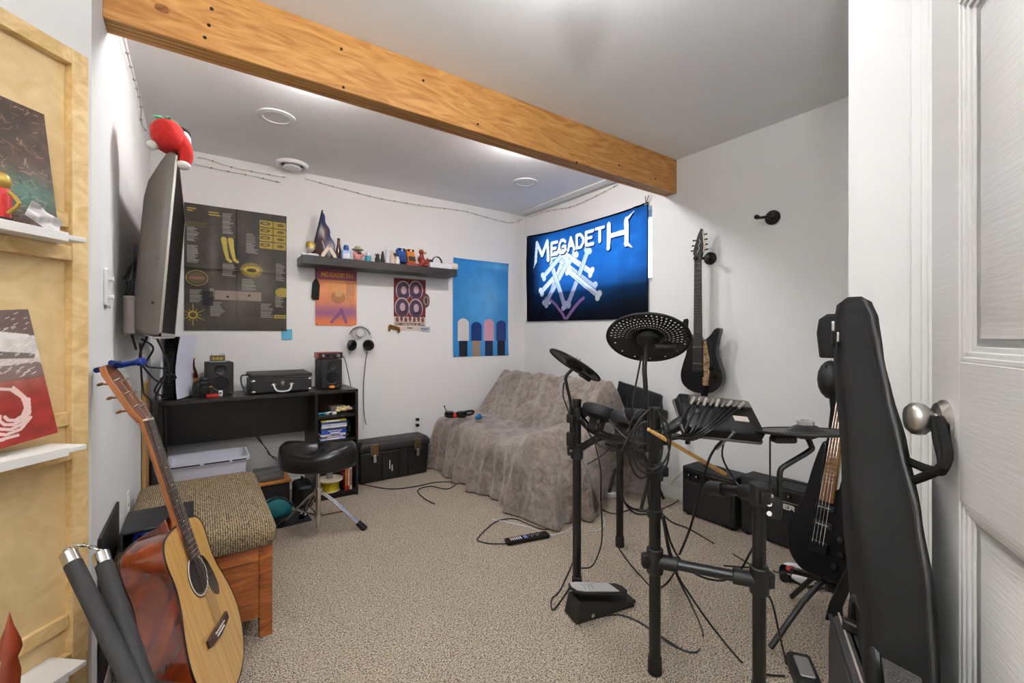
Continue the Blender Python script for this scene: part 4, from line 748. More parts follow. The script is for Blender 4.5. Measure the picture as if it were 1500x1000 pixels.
# ================================================================== SOFA UNDER A BLANKET
sf = thing('sofa', 'low sofa under the grey blanket', 'sofa', (2.2, 2.85, 0)); dk = M('sofa_black', (.08, .078, .078), .8, bump=.2)
part('seat', MB().b2((1.79, 2.34, .14), (2.34, 3.55, .39)), dk, sf, world=True, bevel=.05, seg=3); part('backrest', MB().prism([(2.2, .36), (2.44, .75), (2.52, .75), (2.62, .3), (2.5, .2), (2.2, .2)], 0, 1.2, frame((0, 3.55, 0), (1, 0, 0), (0, 0, 1))), dk, sf, world=True, bevel=.02)
for x in (1.84, 2.45):
    for y in (2.4, 3.5): part('leg', MB().cyl((x, y, 0), (x, y, .16), .022, .028, 12), blackg, sf, world=True)
secp = smooth([(2.66, .30, 0), (2.62, .62, 0), (2.52, .79, 0), (2.46, .825, 0), (2.40, .79, 0), (2.30, .65, 0), (2.19, .50, 0), (2.155, .462, 0), (2.11, .452, 0), (2.0, .456, 0), (1.86, .455, 0), (1.76, .43, 0), (1.715, .36, 0), (1.70, .2, 0), (1.69, .1, 0), (1.675, .012, 0)], 7)
def blanket(u, v):
    """u along the section from behind the back to the floor in front, v from the far end to the near end"""
    k = u * (len(secp) - 1); i = min(int(k), len(secp) - 2); p = secp[i].lerp(secp[i + 1], k - i); x, z = p.x, p.y
    y0, y1 = 3.60, 2.27
    if v < .06: e = 1 - v / .06; y = y0 + .035 * (1 - (1 - e) ** 2); z = z * (1 - e) ** .8 if e > 0 else z; z = max(z, .02); 
    elif v > .80:
        e = (v - .80) / .20; zz = z
        hi = max(0, min(1, (zz - .46) / .2)); y = y1 - (.20 - .15 * hi) * math.sin(min(1, e * 1.4) * PI / 2) - (.07 - .05 * hi) * e; z = max(.012, zz * (1 - max(0, e * 1.12 - .12) ** 1.5))
        x = x + (.16 if x < 2 else -.02) * e * e * (1 if zz < .47 else 0.3)
    else: y = y0 + (y1 - y0) * (v - .06) / .74
    # arm at the near end, slight sag of the seat in the middle
    seat = max(0, min(1, (2.2 - x) / .15)) * max(0, min(1, (z - .2) / .2))
    z += seat * (.10 * math.exp(-((y - 2.26) / .11) ** 2) - .022 * math.exp(-((y - 2.75) / .3) ** 2) + .014 * math.exp(-((y - 3.5) / .12) ** 2))
    # folds
    drop = max(0, min(1, (.42 - z) / .25)) * (1 if x < 2.3 else .4)
    fold = .038 * math.sin(y * 21 + 2.2 * math.sin(y * 6) + z * 2) + .014 * math.sin(y * 53 + z * 5)
    if v > .80: fold = .030 * math.sin(x * 22 + 1 + z * 3) + .012 * math.sin(x * 51)
    x -= drop * (fold + .012) * (1 if v <= .80 else .5); y -= (drop * fold * 1.2 if v > .80 else 0)
    back = max(0, min(1, (x - 2.12) / .12)) * max(0, min(1, (2.5 - x) / .1))
    n = .007 * math.sin(y * 19 + x * 13) + .006 * math.sin(y * 37 - x * 23 + 1.3) + .010 * back * math.sin(y * 15 - z * 9) * math.sin(y * 5 + 2)
    z += n * (.4 + .6 * (1 - drop)) if z > .08 else 0; x -= back * (.012 * math.sin(y * 23 - z * 10)) 
    tear = .012 * math.exp(-((v - .93) / .03) ** 2)
    return (min(x, 2.70), max(1.93, min(y, 3.665)), max(z - tear * 0, .008))
def plush():
    m = bpy.data.materials.new('plush_blanket'); m.use_nodes = True; N, L = m.node_tree.nodes, m.node_tree.links; b = N['Principled BSDF']; b.inputs['Roughness'].default_value = .9; b.inputs['Sheen Weight'].default_value = .5; b.inputs['Sheen Roughness'].default_value = .4; b.inputs['Specular IOR Level'].default_value = .1
    tc = N.new('ShaderNodeTexCoord')
    def nz(sc, d, di): n = N.new('ShaderNodeTexNoise'); n.inputs['Scale'].default_value = sc; n.inputs['Detail'].default_value = d; n.inputs['Distortion'].default_value = di; L.new(tc.outputs['Object'], n.inputs['Vector']); return n
    a, c, f = nz(9, 6, 1.2), nz(28, 5, .8), nz(260, 2, 0); mx = N.new('ShaderNodeMix'); mx.inputs[0].default_value = .45; L.new(a.outputs[0], mx.inputs[2]); L.new(c.outputs[0], mx.inputs[3])
    r = N.new('ShaderNodeValToRGB'); e = r.color_ramp.elements; e[0].position, e[1].position = .36, .64; e[0].color = (*lin((.43, .38, .345)), 1); e[1].color = (*lin((.66, .61, .57)), 1); L.new(mx.outputs[0], r.inputs[0]); L.new(r.outputs[0], b.inputs['Base Color'])
    ad = N.new('ShaderNodeMath'); ad.operation = 'MULTIPLY_ADD'; L.new(f.outputs[0], ad.inputs[0]); ad.inputs[1].default_value = .35; L.new(c.outputs[0], ad.inputs[2]); bp = N.new('ShaderNodeBump'); bp.inputs['Strength'].default_value = .7; bp.inputs['Distance'].default_value = .02; L.new(ad.outputs[0], bp.inputs['Height']); L.new(bp.outputs[0], b.inputs['Normal']); return m
PL = plush(); o = solo('throw_blanket', MB().grid(blanket, 130, 210), PL, 'grey brown plush blanket draped over the whole sofa to the floor', 'blanket', (1.7, 2.9, 0), ang=180)
t = thing('crumpled_cloth', 'small crumpled beige cloth on the floor at the end of the sofa', 'cloth', atz(868, 748)); b = MB()
for i in range(12): b.ball((random.uniform(-.05, .05), random.uniform(-.04, .04), .025 + random.uniform(0, .035)), (random.uniform(.02, .035), .025, .02), 8)
part('folds', b, PL, t)
# headset and blue gadget on the sofa
p = atz(676, 610, .49); t = thing('headset', 'black headset with red cable joint lying on the sofa', 'headset', (p.x, p.y, .482), rz=math.radians(-35))
for dx, tl in ((-.10, .15), (.0, .0)): cc = part('earcup', MB().lathe([(.0, .0), (.038, .004), (.046, .02), (.044, .044), (.03, .05), (0, .051)], 22, (dx, 0, .0), (tl, 0, 1)), black, t); part('cushion', MB().lathe([(.03, .051), (.045, .046), (.047, .03)], 22, (dx, 0, 0), (tl, 0, 1), caps=False), blackg, cc)
part('headband', MB().tube(smooth([(.03, -.02, .05), (.085, -.03, .06), (.10, .0, .045), (.07, .04, .02), (0, .05, .01)], 6), .010, 8), black, t); part('microphone', MB().tube([(-.12, .0, .045), (-.135, .0, .075), (-.14, 0, .09)], .004, 6).ball((-.141, 0, .094), .007, 8), blackg, t); part('joint', MB().ball((-.05, -.03, .022), (.018, .014, .02), 10), red, t)
p = atz(701, 613, .48); t = thing('blue_gadget', 'small bright blue gadget beside the headset on the sofa', 'gadget', (p.x, p.y, .472), rz=.4); part('body', MB().ball((0, 0, .02), (.045, .028, .02)).ball((.02, .01, .032), (.026, .02, .014)), M('gadget_blue', (.04, .36, .56), .3), t, bevel=0); part('tip', MB().cyl((.04, 0, .018), (.085, -.01, .014), .008, .005, 10), grey, t)
# ================================================================== TELEVISION
TY0, TY1 = 2.12, 3.34; t = thing('television', 'large wall mounted television tilted off the left wall', 'television', (XL, 2.73, 1.5))
tm = frame((-.118, TY0, 1.15), (0, 1, 0), (.073, 0, 1)); Wt_, Ht_ = TY1 - TY0, .705      # local x along the wall, y up, z out into the room
part('cabinet', MB().loft([[(x, y, z) for x, y in rrect(w, h, .012, c=(Wt_ / 2, h / 2 + (Ht_ - h) * .12))] for w, h, z in ((Wt_ * .955, Ht_ * .70, -.085), (Wt_ * .975, Ht_ * .80, -.076), (Wt_ * .99, Ht_ * .93, -.045), (Wt_, Ht_ * .985, -.028), (Wt_, Ht_, -.018), (Wt_, Ht_, -.002))], m=tm), M('tv_back', (.36, .33, .30), .45, var=.1), t, world=True)
bz = MB()
for lo, hi in (((0, 0, -.004), (Wt_, .016, .006)), ((0, Ht_ - .012, -.004), (Wt_, Ht_, .006)), ((0, 0, -.004), (.012, Ht_, .006)), ((Wt_ - .012, 0, -.004), (Wt_, Ht_, .006))): bz.b2(lo, hi, tm)
part('bezel', bz, M('tv_bezel', (.56, .53, .50), .3, .6), t, world=True, bevel=.0015); part('screen', MB().b2((.010, .014, -.003), (Wt_ - .010, Ht_ - .010, .003), tm), M('tv_screen', (.008, .008, .009), .6, spec=.08), t, world=True)
part('bottom_trim', MB().b2((.0, -.008, -.02), (Wt_, .0, .008), tm), M('tv_silver', (.7, .69, .67), .3, .7), t, world=True, bevel=.002)
part('wall_bracket', MB().b2((XL + .003, 2.72, 1.3), (XL + .015, 2.90, 1.58)).b2((XL + .01, 2.76, 1.34), (-.19, 2.79, 1.54)).b2((XL + .01, 2.83, 1.34), (-.19, 2.86, 1.54)), black, t, world=True)
part('side_knob', MB().cyl((-.205, 2.14, 1.16), (-.205, 2.14, 1.30), .018, n=16), M('tv_knob', (.45, .42, .39), .5), t, world=True, bevel=.004)
for y in (.18, .42): part('screw', MB().cyl((.0, y * .7, -.028), (-.002, y * .7, -.028), .005, n=10, m=tm), blackg, t, world=True)
tc_ = thing('television_cables', 'tangle of black cables hanging behind the television to the desk', 'cable', (-.2, 2.6, .9))
for a in ([(-.20, 2.30, 1.45), (-.215, 2.22, 1.40), (-.21, 2.16, 1.34), (-.22, 2.2, 1.25), (-.2, 2.3, 1.1)], [(-.20, 2.24, 1.42), (-.225, 2.16, 1.36), (-.2, 2.12, 1.36), (-.2, 2.2, 1.42)], [(-.19, 2.4, 1.14), (-.16, 2.5, 1.10), (-.19, 2.58, 1.02), (-.13, 2.8, .98), (-.18, 3.0, .84), (-.19, 3.2, .79)], [(-.17, 2.35, 1.15), (-.2, 2.45, 1.05), (-.15, 2.7, .93), (-.14, 2.95, .95), (-.19, 3.05, .86), (-.16, 3.3, .80)], [(-.15, 2.5, 1.15), (-.12, 2.75, 1.02), (-.13, 3.05, .90), (-.17, 3.25, .80)], [(-.2, 2.45, 1.12), (-.21, 2.7, .9), (-.20, 3.0, .80), (-.215, 3.2, .6), (-.215, 3.25, .3), (-.2, 3.22, .02)], [(-.16, 2.95, .93), (-.12, 3.02, .95), (-.10, 3.1, .92), (-.15, 3.12, .90), (-.18, 3.0, .92)]): part('cable', cable(a, .0045), black, tc_, world=True)
solo('hanging_cable', cable([(-.165, 3.22, .775), (-.155, 3.26, .74), (-.15, 3.27, .5), (-.15, 3.27, .25), (-.14, 3.25, .02)], .005), black, 'single black cord hanging straight down at the desk end', 'cord', (-.15, 3.25, .02))
solo('wood_post', MB().b2((-.243, 3.05, 0), (-.226, 3.24, .90)), W('post_pine', (.62, .47, .26), (.75, .6, .37), (8, 8, 1), 3, .8), 'short pale wooden board standing between the desk and the left wall', 'board', (-.22, 3.15, 0), bevel=.002)
# ================================================================== STRAWBERRY PLUSH ON THE TELEVISION
t = thing('strawberry_plush', 'red strawberry plush toy with green leaves on top of the television', 'plush', (-.085, 2.17, 1.865)); pr_ = M('plush_red', (.72, .10, .07), .85, var=.12, scale=14, bump=.2, bscale=150); pw = M('plush_white', (.88, .86, .83), .85, bump=.2, bscale=150)
part('body', MB().loft([[(-.095 + .052 * r * math.cos(a) + dx, 2.165 + .075 * r * math.sin(a), z) for a in [i * PI / 9 for i in range(18)]] for r, dx, z in ((.15, -.0, 1.972), (.75, 0, 1.968), (1.05, .0, 1.945), (1.1, .004, 1.91), (.95, .012, 1.878), (.6, .02, 1.862), (.1, .02, 1.860))]), pr_, t, world=True, ang=80)
part('arm', MB().tube(smooth([(-.07, 2.15, 1.93), (-.045, 2.14, 1.89), (-.038, 2.14, 1.85), (-.045, 2.14, 1.82)], 5), [.03 - .0006 * i for i in range(16)], 12), pr_, t, world=True); part('paw', MB().ball((-.047, 2.135, 1.812), (.026, .028, .016)), pw, t, world=True); part('face', MB().ball((-.045, 2.19, 1.925), (.024, .06, .035)), pw, t, world=True); part('hair', MB().ball((-.05, 2.20, 1.955), (.028, .055, .02)), M('plush_black', (.05, .05, .05), .9), t, world=True)
part('foot', MB().ball((-.14, 2.15, 1.872), (.02, .02, .018)), pw, t, world=True)
for i in range(5):
    a = i * 1.256; part('leaf', MB().tube([(-.10, 2.165, 1.968), (-.10 + .022 * math.cos(a), 2.165 + .03 * math.sin(a), 1.982), (-.10 + .045 * math.cos(a), 2.165 + .055 * math.sin(a), 1.978)], [.009, .009, .002], 6), M('leaf_green', (.38, .70, .52), .8), t, world=True)
# ================================================================== PINE PANEL ON THE ANGLED WALL
PM = frame(EC, E1, UV)      # local x away from the wall corner, y up, z out of the wall
if PM.to_3x3().col[2].dot(EN) < 0: PM = Matrix((E1, UV, EN)).transposed().to_4x4(); PM.translation = EC
pine = W('pine', (.80, .65, .42), (.905, .79, .58), (9, 1.0, 9), 3.2, 1.2, .5, c3=(.86, .73, .505)); pineh = W('pine_across', (.80, .65, .42), (.905, .79, .58), (1., 9, 9), 3.2, 1.2, .5, c3=(.86, .73, .505)); birch = W('birch_ply', (.83, .71, .50), (.885, .78, .585), (5, 1.2, 5), 2.2, 2., .55, c3=(.86, .745, .545))
flip = PM.to_3x3().determinant() < 0
pp = thing('pine_panel', 'tall pine framed plywood panel on the angled wall', 'panel', EC)
def pb(x0, y0, z0, x1, y1, z1): return MB().b2((x0, y0, z0), (x1, y1, z1), PM)
PT0, PT1, PTOP = .034, .62, 1.915
part('backboard', pb(PT0 + .004, .02, .001, PT1 - .004, PTOP - .004, .010), birch, pp, world=True)
part('stile', pb(PT0, .0, 0, PT0 + .041, PTOP, .032), pine, pp, world=True, bevel=.002); part('stile', pb(PT1 - .041, 0, 0, PT1, PTOP, .032), pine, pp, world=True, bevel=.002)
part('rail', pb(PT0 + .041, PTOP - .041, .002, PT1 - .041, PTOP, .031), pineh, pp, world=True, bevel=.002)
for y0, y1, zz in ((1.352, 1.39, .031), (1.44, 1.479, .022), (.824, .864, .031), (.915, .951, .022), (.378, .414, .022), (.275, .312, .031), (.0, .05, .031)): part('rail', pb(PT0 + .041, y0, .002, PT1 - .041, y1, zz), pineh, pp, world=True, bevel=.002)
for y in (1.39, .864, .312): part('ledge', pb(PT0 + .075, y, .01, PT1 - .045, y + .012, .115), M('ledge_white', (.90, .89, .87), .5), pp, world=True, bevel=.0015); part('ledge_lip', pb(PT0 + .12, y - .006, .114, PT1 - .045, y + .016, .119), M('ledge_white', (.90, .89, .87), .5), pp, world=True, bevel=.001)
# --- record sleeves on the ledges
def record(t0, y0, cv, label, lean=-.14, tilt=0.):
    o = EC + E1 * (t0 + cv.w) + EN * .055 + UV * y0            # lower corner farthest from the wall corner
    xa = -E1; ya = (UV - EN * math.tan(-lean)).normalized(); m = frame(o, xa, ya) @ Matrix.Rotation(tilt, 4, 'Z')
    t = thing('record_sleeve', label, 'record sleeve', mat=m); sheet('print', cv, paper, t, lambda U, V: U * 0 + .0045); part('sleeve', MB().b2((0, 0, .0), (cv.w, cv.h, .004)), M('sleeve_card', (.8, .78, .74), .7), t); return t
cv = Canvas(.315, .315, 240, 240, (.36, .27, .23)); cv.noise(.3, 14)
cv.glow(.2, .25, .14, .1, (.22, .19, .17), .8); cv.glow(.25, .09, .09, .05, (.30, .46, .42), .9); cv.glow(.12, .1, .08, .06, (.62, .44, .34), .7)
for i in range(520):
    x, y, a, l = random.uniform(0, .31), random.uniform(0, .31), random.uniform(0, PI), random.uniform(.006, .02); c = random.choice(((.68, .50, .40), (.66, .55, .47), (.45, .33, .28), (.16, .13, .12), (.38, .50, .46) if y < .14 else (.62, .42, .33)))
    cv.seg((x, y), (x + l * math.cos(a), y + l * math.sin(a)), random.uniform(.0006, .0013), c, .6)
record(.128, 1.4025, cv, 'brown and green record sleeve with scratchy marks on the top pine ledge')
cv = Canvas(.315, .315, 240, 240, (.80, .77, .75)); cv.rect(0, 0, .315, .15, (.50, .17, .14)); cv.glow(.15, .15, .3, .03, (.62, .42, .36), .8); cv.rect(0, .25, .315, .315, (.38, .31, .29)); cv.noise(.12, 18)
cv.seg((.02, .29), (.3, .25), .02, (.85, .83, .81), 1, .004); cv.seg((.06, .24), (.3, .2), .016, (.32, .26, .24), .8, .006); cv.seg((0, .17), (.3, .165), .012, (.40, .33, .31), .8, .02)
for i in range(160): x, y = random.uniform(.1, .315), random.uniform(.15, .31); cv.seg((x, y), (x + .008, y + .003), .0009, (.9, .88, .86), .7)
for k in range(7):
    a0 = k * .7; pts = [(.19 + .018 * k * .3 + (.008 + .008 * j) * math.cos(a0 + j * .55), .075 + (.008 + .008 * j) * math.sin(a0 + j * .55)) for j in range(8)]
    for a, b in zip(pts[:-1], pts[1:]): cv.seg(a, b, .0035, (.84, .72, .69))
record(.126, .8765, cv, 'red and white record sleeve with a pale swirl on the middle pine ledge', tilt=.10)
# --- small things on the top ledge
o = EC + E1 * .205 + EN * .085 + UV * 1.4022; t = thing('foil_packet', 'crumpled silver foil packet on the top pine ledge', 'packet', mat=frame(o, -E1, UV) @ Matrix.Rotation(-.5, 4, 'Z')); part('pouch', MB().grid(lambda u, v: (u * .075 - .035, v * .045 + .014, .012 + .008 * math.sin(u * 9) * math.sin(v * 7) - .01 * v), 10, 8), M('foil', (.74, .72, .71), .45, .2, var=.15, scale=40), t)
o = EC + E1 * .272 + EN * .088 + UV * 1.4022; t = thing('cup_figurine', 'small red cup with a gold handle on the top pine ledge', 'cup', o); part('base', MB().cyl((0, 0, 0), (0, 0, .010), .025, n=24), black, t); part('cup', MB().lathe([(.02, .01), (.022, .06), (.018, .075), (0, .076)], 20), red, t); part('lid', MB().ball((0, 0, .092), (.022, .022, .022)), gold, t); part('handle', MB().tube(smooth([(.02, -.02, .02), (.04, -.035, .04), (.022, -.02, .065)], 5), .004, 6), gold, t)
# --- red wooden ornament at the lowest ledge
o = dep(14, 1000, .93); t = thing('wooden_ornament', 'turned red brown wooden ornament beside the pine panel', 'ornament', (o.x, o.y, 0)); z0 = o.z
part('turning', MB().lathe([(.05, 0), (.05, .02), (.018, .05), (.014, z0 - .05), (.017, z0 + .02), (.012, z0 + .05), (.019, z0 + .07), (.017, z0 + .085), (.006, z0 + .12), (.0, z0 + .15)], 16), W('red_wood', (.42, .14, .06), (.60, .24, .11), (6, 6, 1), 3, .5, .3, .4), t)
# ================================================================== BLACK BOX, NUNCHAKU
t = thing('equipment_case', 'black equipment case on the floor below the nunchaku', 'case', (-.10, 1.19, 0)); RC = Matrix.Translation((-.10, 1.19, 0)) @ Matrix.Rotation(math.atan2(.75, .661), 4, 'Z'); part('body', MB().b2((-.13, -.11, .0), (.13, .11, .315), RC), black, t, world=True, bevel=.012); part('lid', MB().b2((-.132, -.112, .317), (.132, .112, .337), RC), black, t, world=True, bevel=.004)
t = thing('guitar_rest', 'low padded black block under the acoustic guitar', 'rest', (.05, 1.53, 0)); part('block', MB().b2((-.05, 1.47, 0), (.07, 1.61, .075)), black, t, world=True, bevel=.01); part('pad', MB().b2((-.045, 1.475, .075), (.065, 1.605, .092)), M('pad_grey', (.2, .2, .2), .9), t, world=True, bevel=.008)
t = thing('nunchaku', 'black foam nunchaku with chrome caps and chain leaning by the pine panel', 'nunchaku', dep(190, 1000, 1.0)); foam = M('foam_black', (.135, .13, .128), .75, bump=.1, bscale=200)
ends = []
for (a, b) in ((dep(99, 809, 1.04), dep(214, 1042, .93)), (dep(147, 810, 1.09), dep(226, 1042, .945))):
    d = (b - a).normalized(); r = .0175; hnd = part('handle', MB().cyl(a + d * .03, b, r, n=24), foam, t, world=True, bevel=.002); part('cap', MB().cyl(a, a + d * .032, r * .96, n=24), steel, hnd, world=True, bevel=.002); part('swivel', MB().ball(a - d * .003, .008, 10), steel, hnd, world=True); ends.append(a - d * .008)
ca, cb = ends; n_ = 7
for i in range(n_):
    k = (i + .5) / n_; c = ca.lerp(cb, k) + UV * (.012 * math.sin(k * PI)); ax = (cb - ca).normalized(); sd = UV if i % 2 else EN; lk = [c + ax * .0085 * math.cos(q * PI / 6) + sd * .0045 * math.sin(q * PI / 6) for q in range(12)]; part('chain_link', MB().tube(lk, .0014, 5, closed=True), steel, t, world=True)
# ================================================================== ACOUSTIC GUITAR
spruce = W('spruce', (.78, .58, .30), (.86, .68, .40), (26, .8, 1), 3, .3, .25, .6); mahog = W('mahogany', (.21, .065, .025), (.48, .21, .07), (2, 2, 3), 3.5, 1.5, .2, .6, (.34, .12, .04)); neckw = W('neck_wood', (.50, .29, .15), (.64, .41, .23), (14, 1, 14), 3, .5, .35); rosew = W('rosewood', (.17, .10, .075), (.28, .18, .13), (16, 1, 16), 4, .5, .5)
ya = Vector((-.264, .176, .948)).normalized(); xa = Vector((.293, .951, -.095)); xa = (xa - ya * xa.dot(ya)).normalized(); TAIL = Vector((.091, 1.53, .127))
GS = 1.; GM = frame(TAIL, xa, ya)
ag = thing('acoustic_guitar', 'acoustic guitar with a pale spruce top leaning by the bench', 'guitar', mat=GM)
half = smooth([(0, 0, 0), (.06, .004, 0), (.12, .026, 0), (.165, .07, 0), (.192, .13, 0), (.196, .18, 0), (.182, .24, 0), (.156, .30, 0), (.142, .345, 0), (.140, .385, 0), (.145, .43, 0), (.138, .468, 0), (.112, .492, 0), (.06, .503, 0), (0, .505, 0)], 4)
outl = [(p.x, p.y) for p in half] + [(-p.x, p.y) for p in half[-2:0:-1]]
def G(mb): mb.v = [p * GS for p in mb.v]; return mb
def scaled(o, k): return [(p[0] * k, .2525 + (p[1] - .2525) * k) for p in o]
part('sides', G(MB().prism(outl, -.100, -.003)), mahog, ag, ang=60); part('soundboard', G(MB().prism(scaled(outl, .995), -.004, .0)), spruce, ag, ang=60)
bd = [(Vector((p[0], p[1], -.001))) for p in outl]; part('binding', G(MB().tube(bd, .0028, 6, closed=True).tube([Vector((p[0], p[1], -.099)) for p in outl], .0028, 6, closed=True)), M('binding_dark', (.16, .07, .04), .3), ag)
cir = lambda r, z, cy=.345, n=40: [(r * math.cos(2 * PI * i / n), cy + r * math.sin(2 * PI * i / n), z) for i in range(n)]
part('soundhole', G(MB().add(cir(.050, .0006), [tuple(range(40))])), M('hole_dark', (.10, .045, .02), .8), ag)
for r, wd, mt in ((.0525, .0022, M('ros_dark', (.12, .07, .05), .4)), (.058, .003, cream), (.0625, .0015, MATS['ros_dark'])): part('rosette', G(MB().tube(cir(r, .0004), wd * .8, 5, closed=True)), mt, ag)
part('pickguard', G(MB().prism([(p.x, p.y) for p in smooth([(.05, .385, 0), (.075, .37, 0), (.098, .32, 0), (.105, .27, 0), (.09, .245, 0), (.06, .262, 0), (.045, .30, 0), (.058, .325, 0), (.062, .35, 0)], 4, True)], .0004, .002)), M('pickguard', (.10, .05, .035), .15, coat=.5), ag)
br = part('bridge', G(MB().prism([(-.085, .165), (-.05, .16), (0, .155), (.05, .16), (.085, .165), (.085, .187), (-.085, .187)], 0, .009)), rosew, ag, bevel=.002); part('saddle', G(MB().b2((-.037, .1765, .008), (.037, .1795, .0125))), cream, br)
for i in range(6): part('bridge_pin', G(MB().ball((-.027 + i * .0108, .168, .0095), .0033, 8)), white, br)
part('neck', G(MB().loft([[(wd * math.cos(a), y, .005 - dd * math.sin(a)) for a in [PI * i / 8 for i in range(9)]] for y, wd, dd in ((.46, .028, .07), (.475, .028, .06), (.495, .0275, .035), (.52, .027, .022), (.6, .0255, .0205), (.75, .023, .019), (.822, .0215, .019))])), neckw, ag, ang=60); part('heel_block', G(MB().loft([[(x, y, z) for x, y in ((-.028, .46), (.028, .46), (.024, yy), (-.024, yy))] for yy, z in ((.535, -.02), (.515, -.05), (.508, -.10), (.506, -.108))])), mahog, ag, bevel=.003)
fb = part('fretboard', G(MB().loft([[(-wd, y, .004), (wd, y, .004), (wd, y, .0105), (-wd, y, .0105)] for y, wd in ((.395, .0285), (.82, .0217))])), rosew, ag)
for i in range(1, 21):
    y = .175 + .645 * 2 ** (-i / 12)
    if y > .398: wd = .0285 + (.0217 - .0285) * (y - .395) / .425; part('fret', G(MB().cyl((-wd, y, .0108), (wd, y, .0108), .0011, n=6)), steel, fb)
for i in (3, 5, 7, 9, 12): y = .175 + .645 * (2 ** (-i / 12) + 2 ** (-(i - 1) / 12)) / 2; part('inlay', G(MB().cyl((0, y, .0100), (0, y, .0109), .003, n=10)), cream, fb)
part('nut', G(MB().b2((-.0217, .819, .004), (.0217, .8245, .0145))), cream, ag)
HT = Matrix.Translation((0, .823, .004)) @ Matrix.Rotation(math.radians(-13), 4, 'X'); hs = part('headstock', G(MB().prism([(-.0215, 0), (.0215, 0), (.035, .03), (.037, .16), (.025, .185), (.0, .190), (-.025, .185), (-.037, .16), (-.035, .03)], -.016, .0, HT)), neckw, ag, bevel=.002); part('headplate', G(MB().prism([(-.02, .004), (.02, .004), (.033, .032), (.0355, .158), (.024, .182), (0, .187), (-.024, .182), (-.0355, .158), (-.033, .032)], .0, .0018, HT)), W('headplate', (.32, .16, .08), (.46, .26, .14), (14, 1, 14), 3, .5, .3, .3), hs)
for s in (-1, 1):
    for k in range(3): y = .045 + k * .045; tn = part('tuner', G(MB().cyl((s * .022, y, 0), (s * .022, y, .014), .0042, .0035, 10, HT).cyl((s * .02, y, -.02), (s * .052, y, -.02), .0028, n=8, m=HT)), steel, ag); part('tuner_button', G(MB().ball((s * .06, y, -.02), (.009, .0045, .008), 10, HT)), steel if s > 0 else M('tuner_bronze', (.48, .34, .2), .3, .7), tn)
for i in range(6):
    x = -.027 + i * .0108; y2 = .823 + .045 * (3 - (i if i < 3 else 5 - i)) * .9; part('string', G(MB().tube([(x, .168, .010), (x, .178, .0125), (x * .62, .822, .0148), ((-.022 if i < 3 else .022), y2, .012 - (y2 - .823) * .22)], .0007, 5)), steel, ag)
m = GM @ HT; t = thing('capo', 'blue spring capo clamped on the guitar headstock', 'capo', m @ Vector((0, .18, .01))); cb_ = M('capo_blue', (.07, .17, .44), .3, .4)
q = lambda x, y, z: m @ Vector((x, y, z)); part('upper_arm', MB().tube([q(-.016, .186, .013), q(0, .185, .014), q(.028, .178, .014)], .008, 8), cb_, t, world=True, bevel=0); part('lower_arm', MB().tube([q(-.012, .186, -.027), q(0, .188, -.026), q(.02, .184, -.022)], .008, 8), cb_, t, world=True); part('hinge', MB().cyl(q(.022, .188, -.022), q(.026, .182, .018), .010, n=12), cb_, t, world=True)
pq = q(.03, .18, .012); part('handle', MB().tube([pq, pq + RV * .03 + UV * .006, pq + RV * .06 + UV * .010], [.009, .0085, .010], 8), cb_, t, world=True); part('grip', MB().cyl(pq + RV * .052 + UV * .009, pq + RV * .07 + UV * .012, .012, n=12), cb_, t, world=True, bevel=.002)
# ================================================================== ELECTRIC GUITAR AND HANGERS ON THE RIGHT WALL
hook = M('hook_black', (.06, .06, .06), .45)
def hanger(y, z, label, name='guitar_hanger'):
    t = thing(name, label, 'hanger', mat=wall_right(y, z, 0)); part('plate', MB().lathe([(.042, 0), (.042, .012), (.034, .02), (.0, .021)], 28), hook, t); part('screw', MB().cyl((0, .022, .02), (0, .022, .023), .005, n=10), steel, t); part('arm', MB().cyl((0, -.005, .015), (0, -.005, .075), .012, n=14), hook, t)
    part('yoke', MB().tube(smooth([(-.038, -.005, .112), (-.034, -.005, .082), (0, -.005, .072), (.034, -.005, .082), (.038, -.005, .112)], 5), .0085, 10), hook, t)
    for s in (-1, 1): part('foam_tip', MB().cyl((s * .038, -.005, .100), (s * .039, -.005, .122), .013, n=14), hook, t, bevel=.003)
    return t
v = atx(1130, 318, XR - .02); hanger(v.y, v.z, 'empty black guitar hanger on the right wall')
v = atx(1026, 377, XR - .09); hy, hz = v.y - .006, v.z; hanger(hy - .012, hz, 'black guitar hanger holding the electric guitar')
eg = thing('electric_guitar', 'black electric guitar hanging on the right wall', 'guitar', mat=wall_right(hy + .020, hz, .098)); eb = M('guitar_black', (.045, .045, .047), .3, coat=.4)
eo = smooth([(-.028, -.525, 0), (-.055, -.505, 0), (-.092, -.478, 0), (-.100, -.50, 0), (-.088, -.56, 0), (-.085, -.62, 0), (-.112, -.70, 0), (-.128, -.77, 0), (-.115, -.83, 0), (-.06, -.872, 0), (.02, -.885, 0), (.10, -.872, 0), (.155, -.82, 0), (.166, -.755, 0), (.148, -.69, 0), (.125, -.61, 0), (.135, -.535, 0), (.150, -.48, 0), (.142, -.462, 0), (.115, -.468, 0), (.085, -.505, 0), (.05, -.535, 0), (.03, -.54, 0)], 4, True)
part('body', MB().prism([(p.x, p.y) for p in eo], -.042, .0), eb, eg, bevel=.006, seg=3); part('neck', MB().loft([[(wd * math.cos(a), y, -.004 - .018 * math.sin(a)) for a in [PI * i / 6 for i in range(7)]] for y, wd in ((-.55, .029), (.0, .023))]), W('maple', (.78, .68, .50), (.86, .77, .60), (14, 1, 14), 3, .4, .35), eg, ang=60)
fb = part('fretboard', MB().loft([[(-wd, y, -.005), (wd, y, -.005), (wd, y, .003), (-wd, y, .003)] for y, wd in ((-.575, .0295), (.0, .0235))]), M('ebony', (.15, .14, .14), .45, var=.2, scale=60), eg)
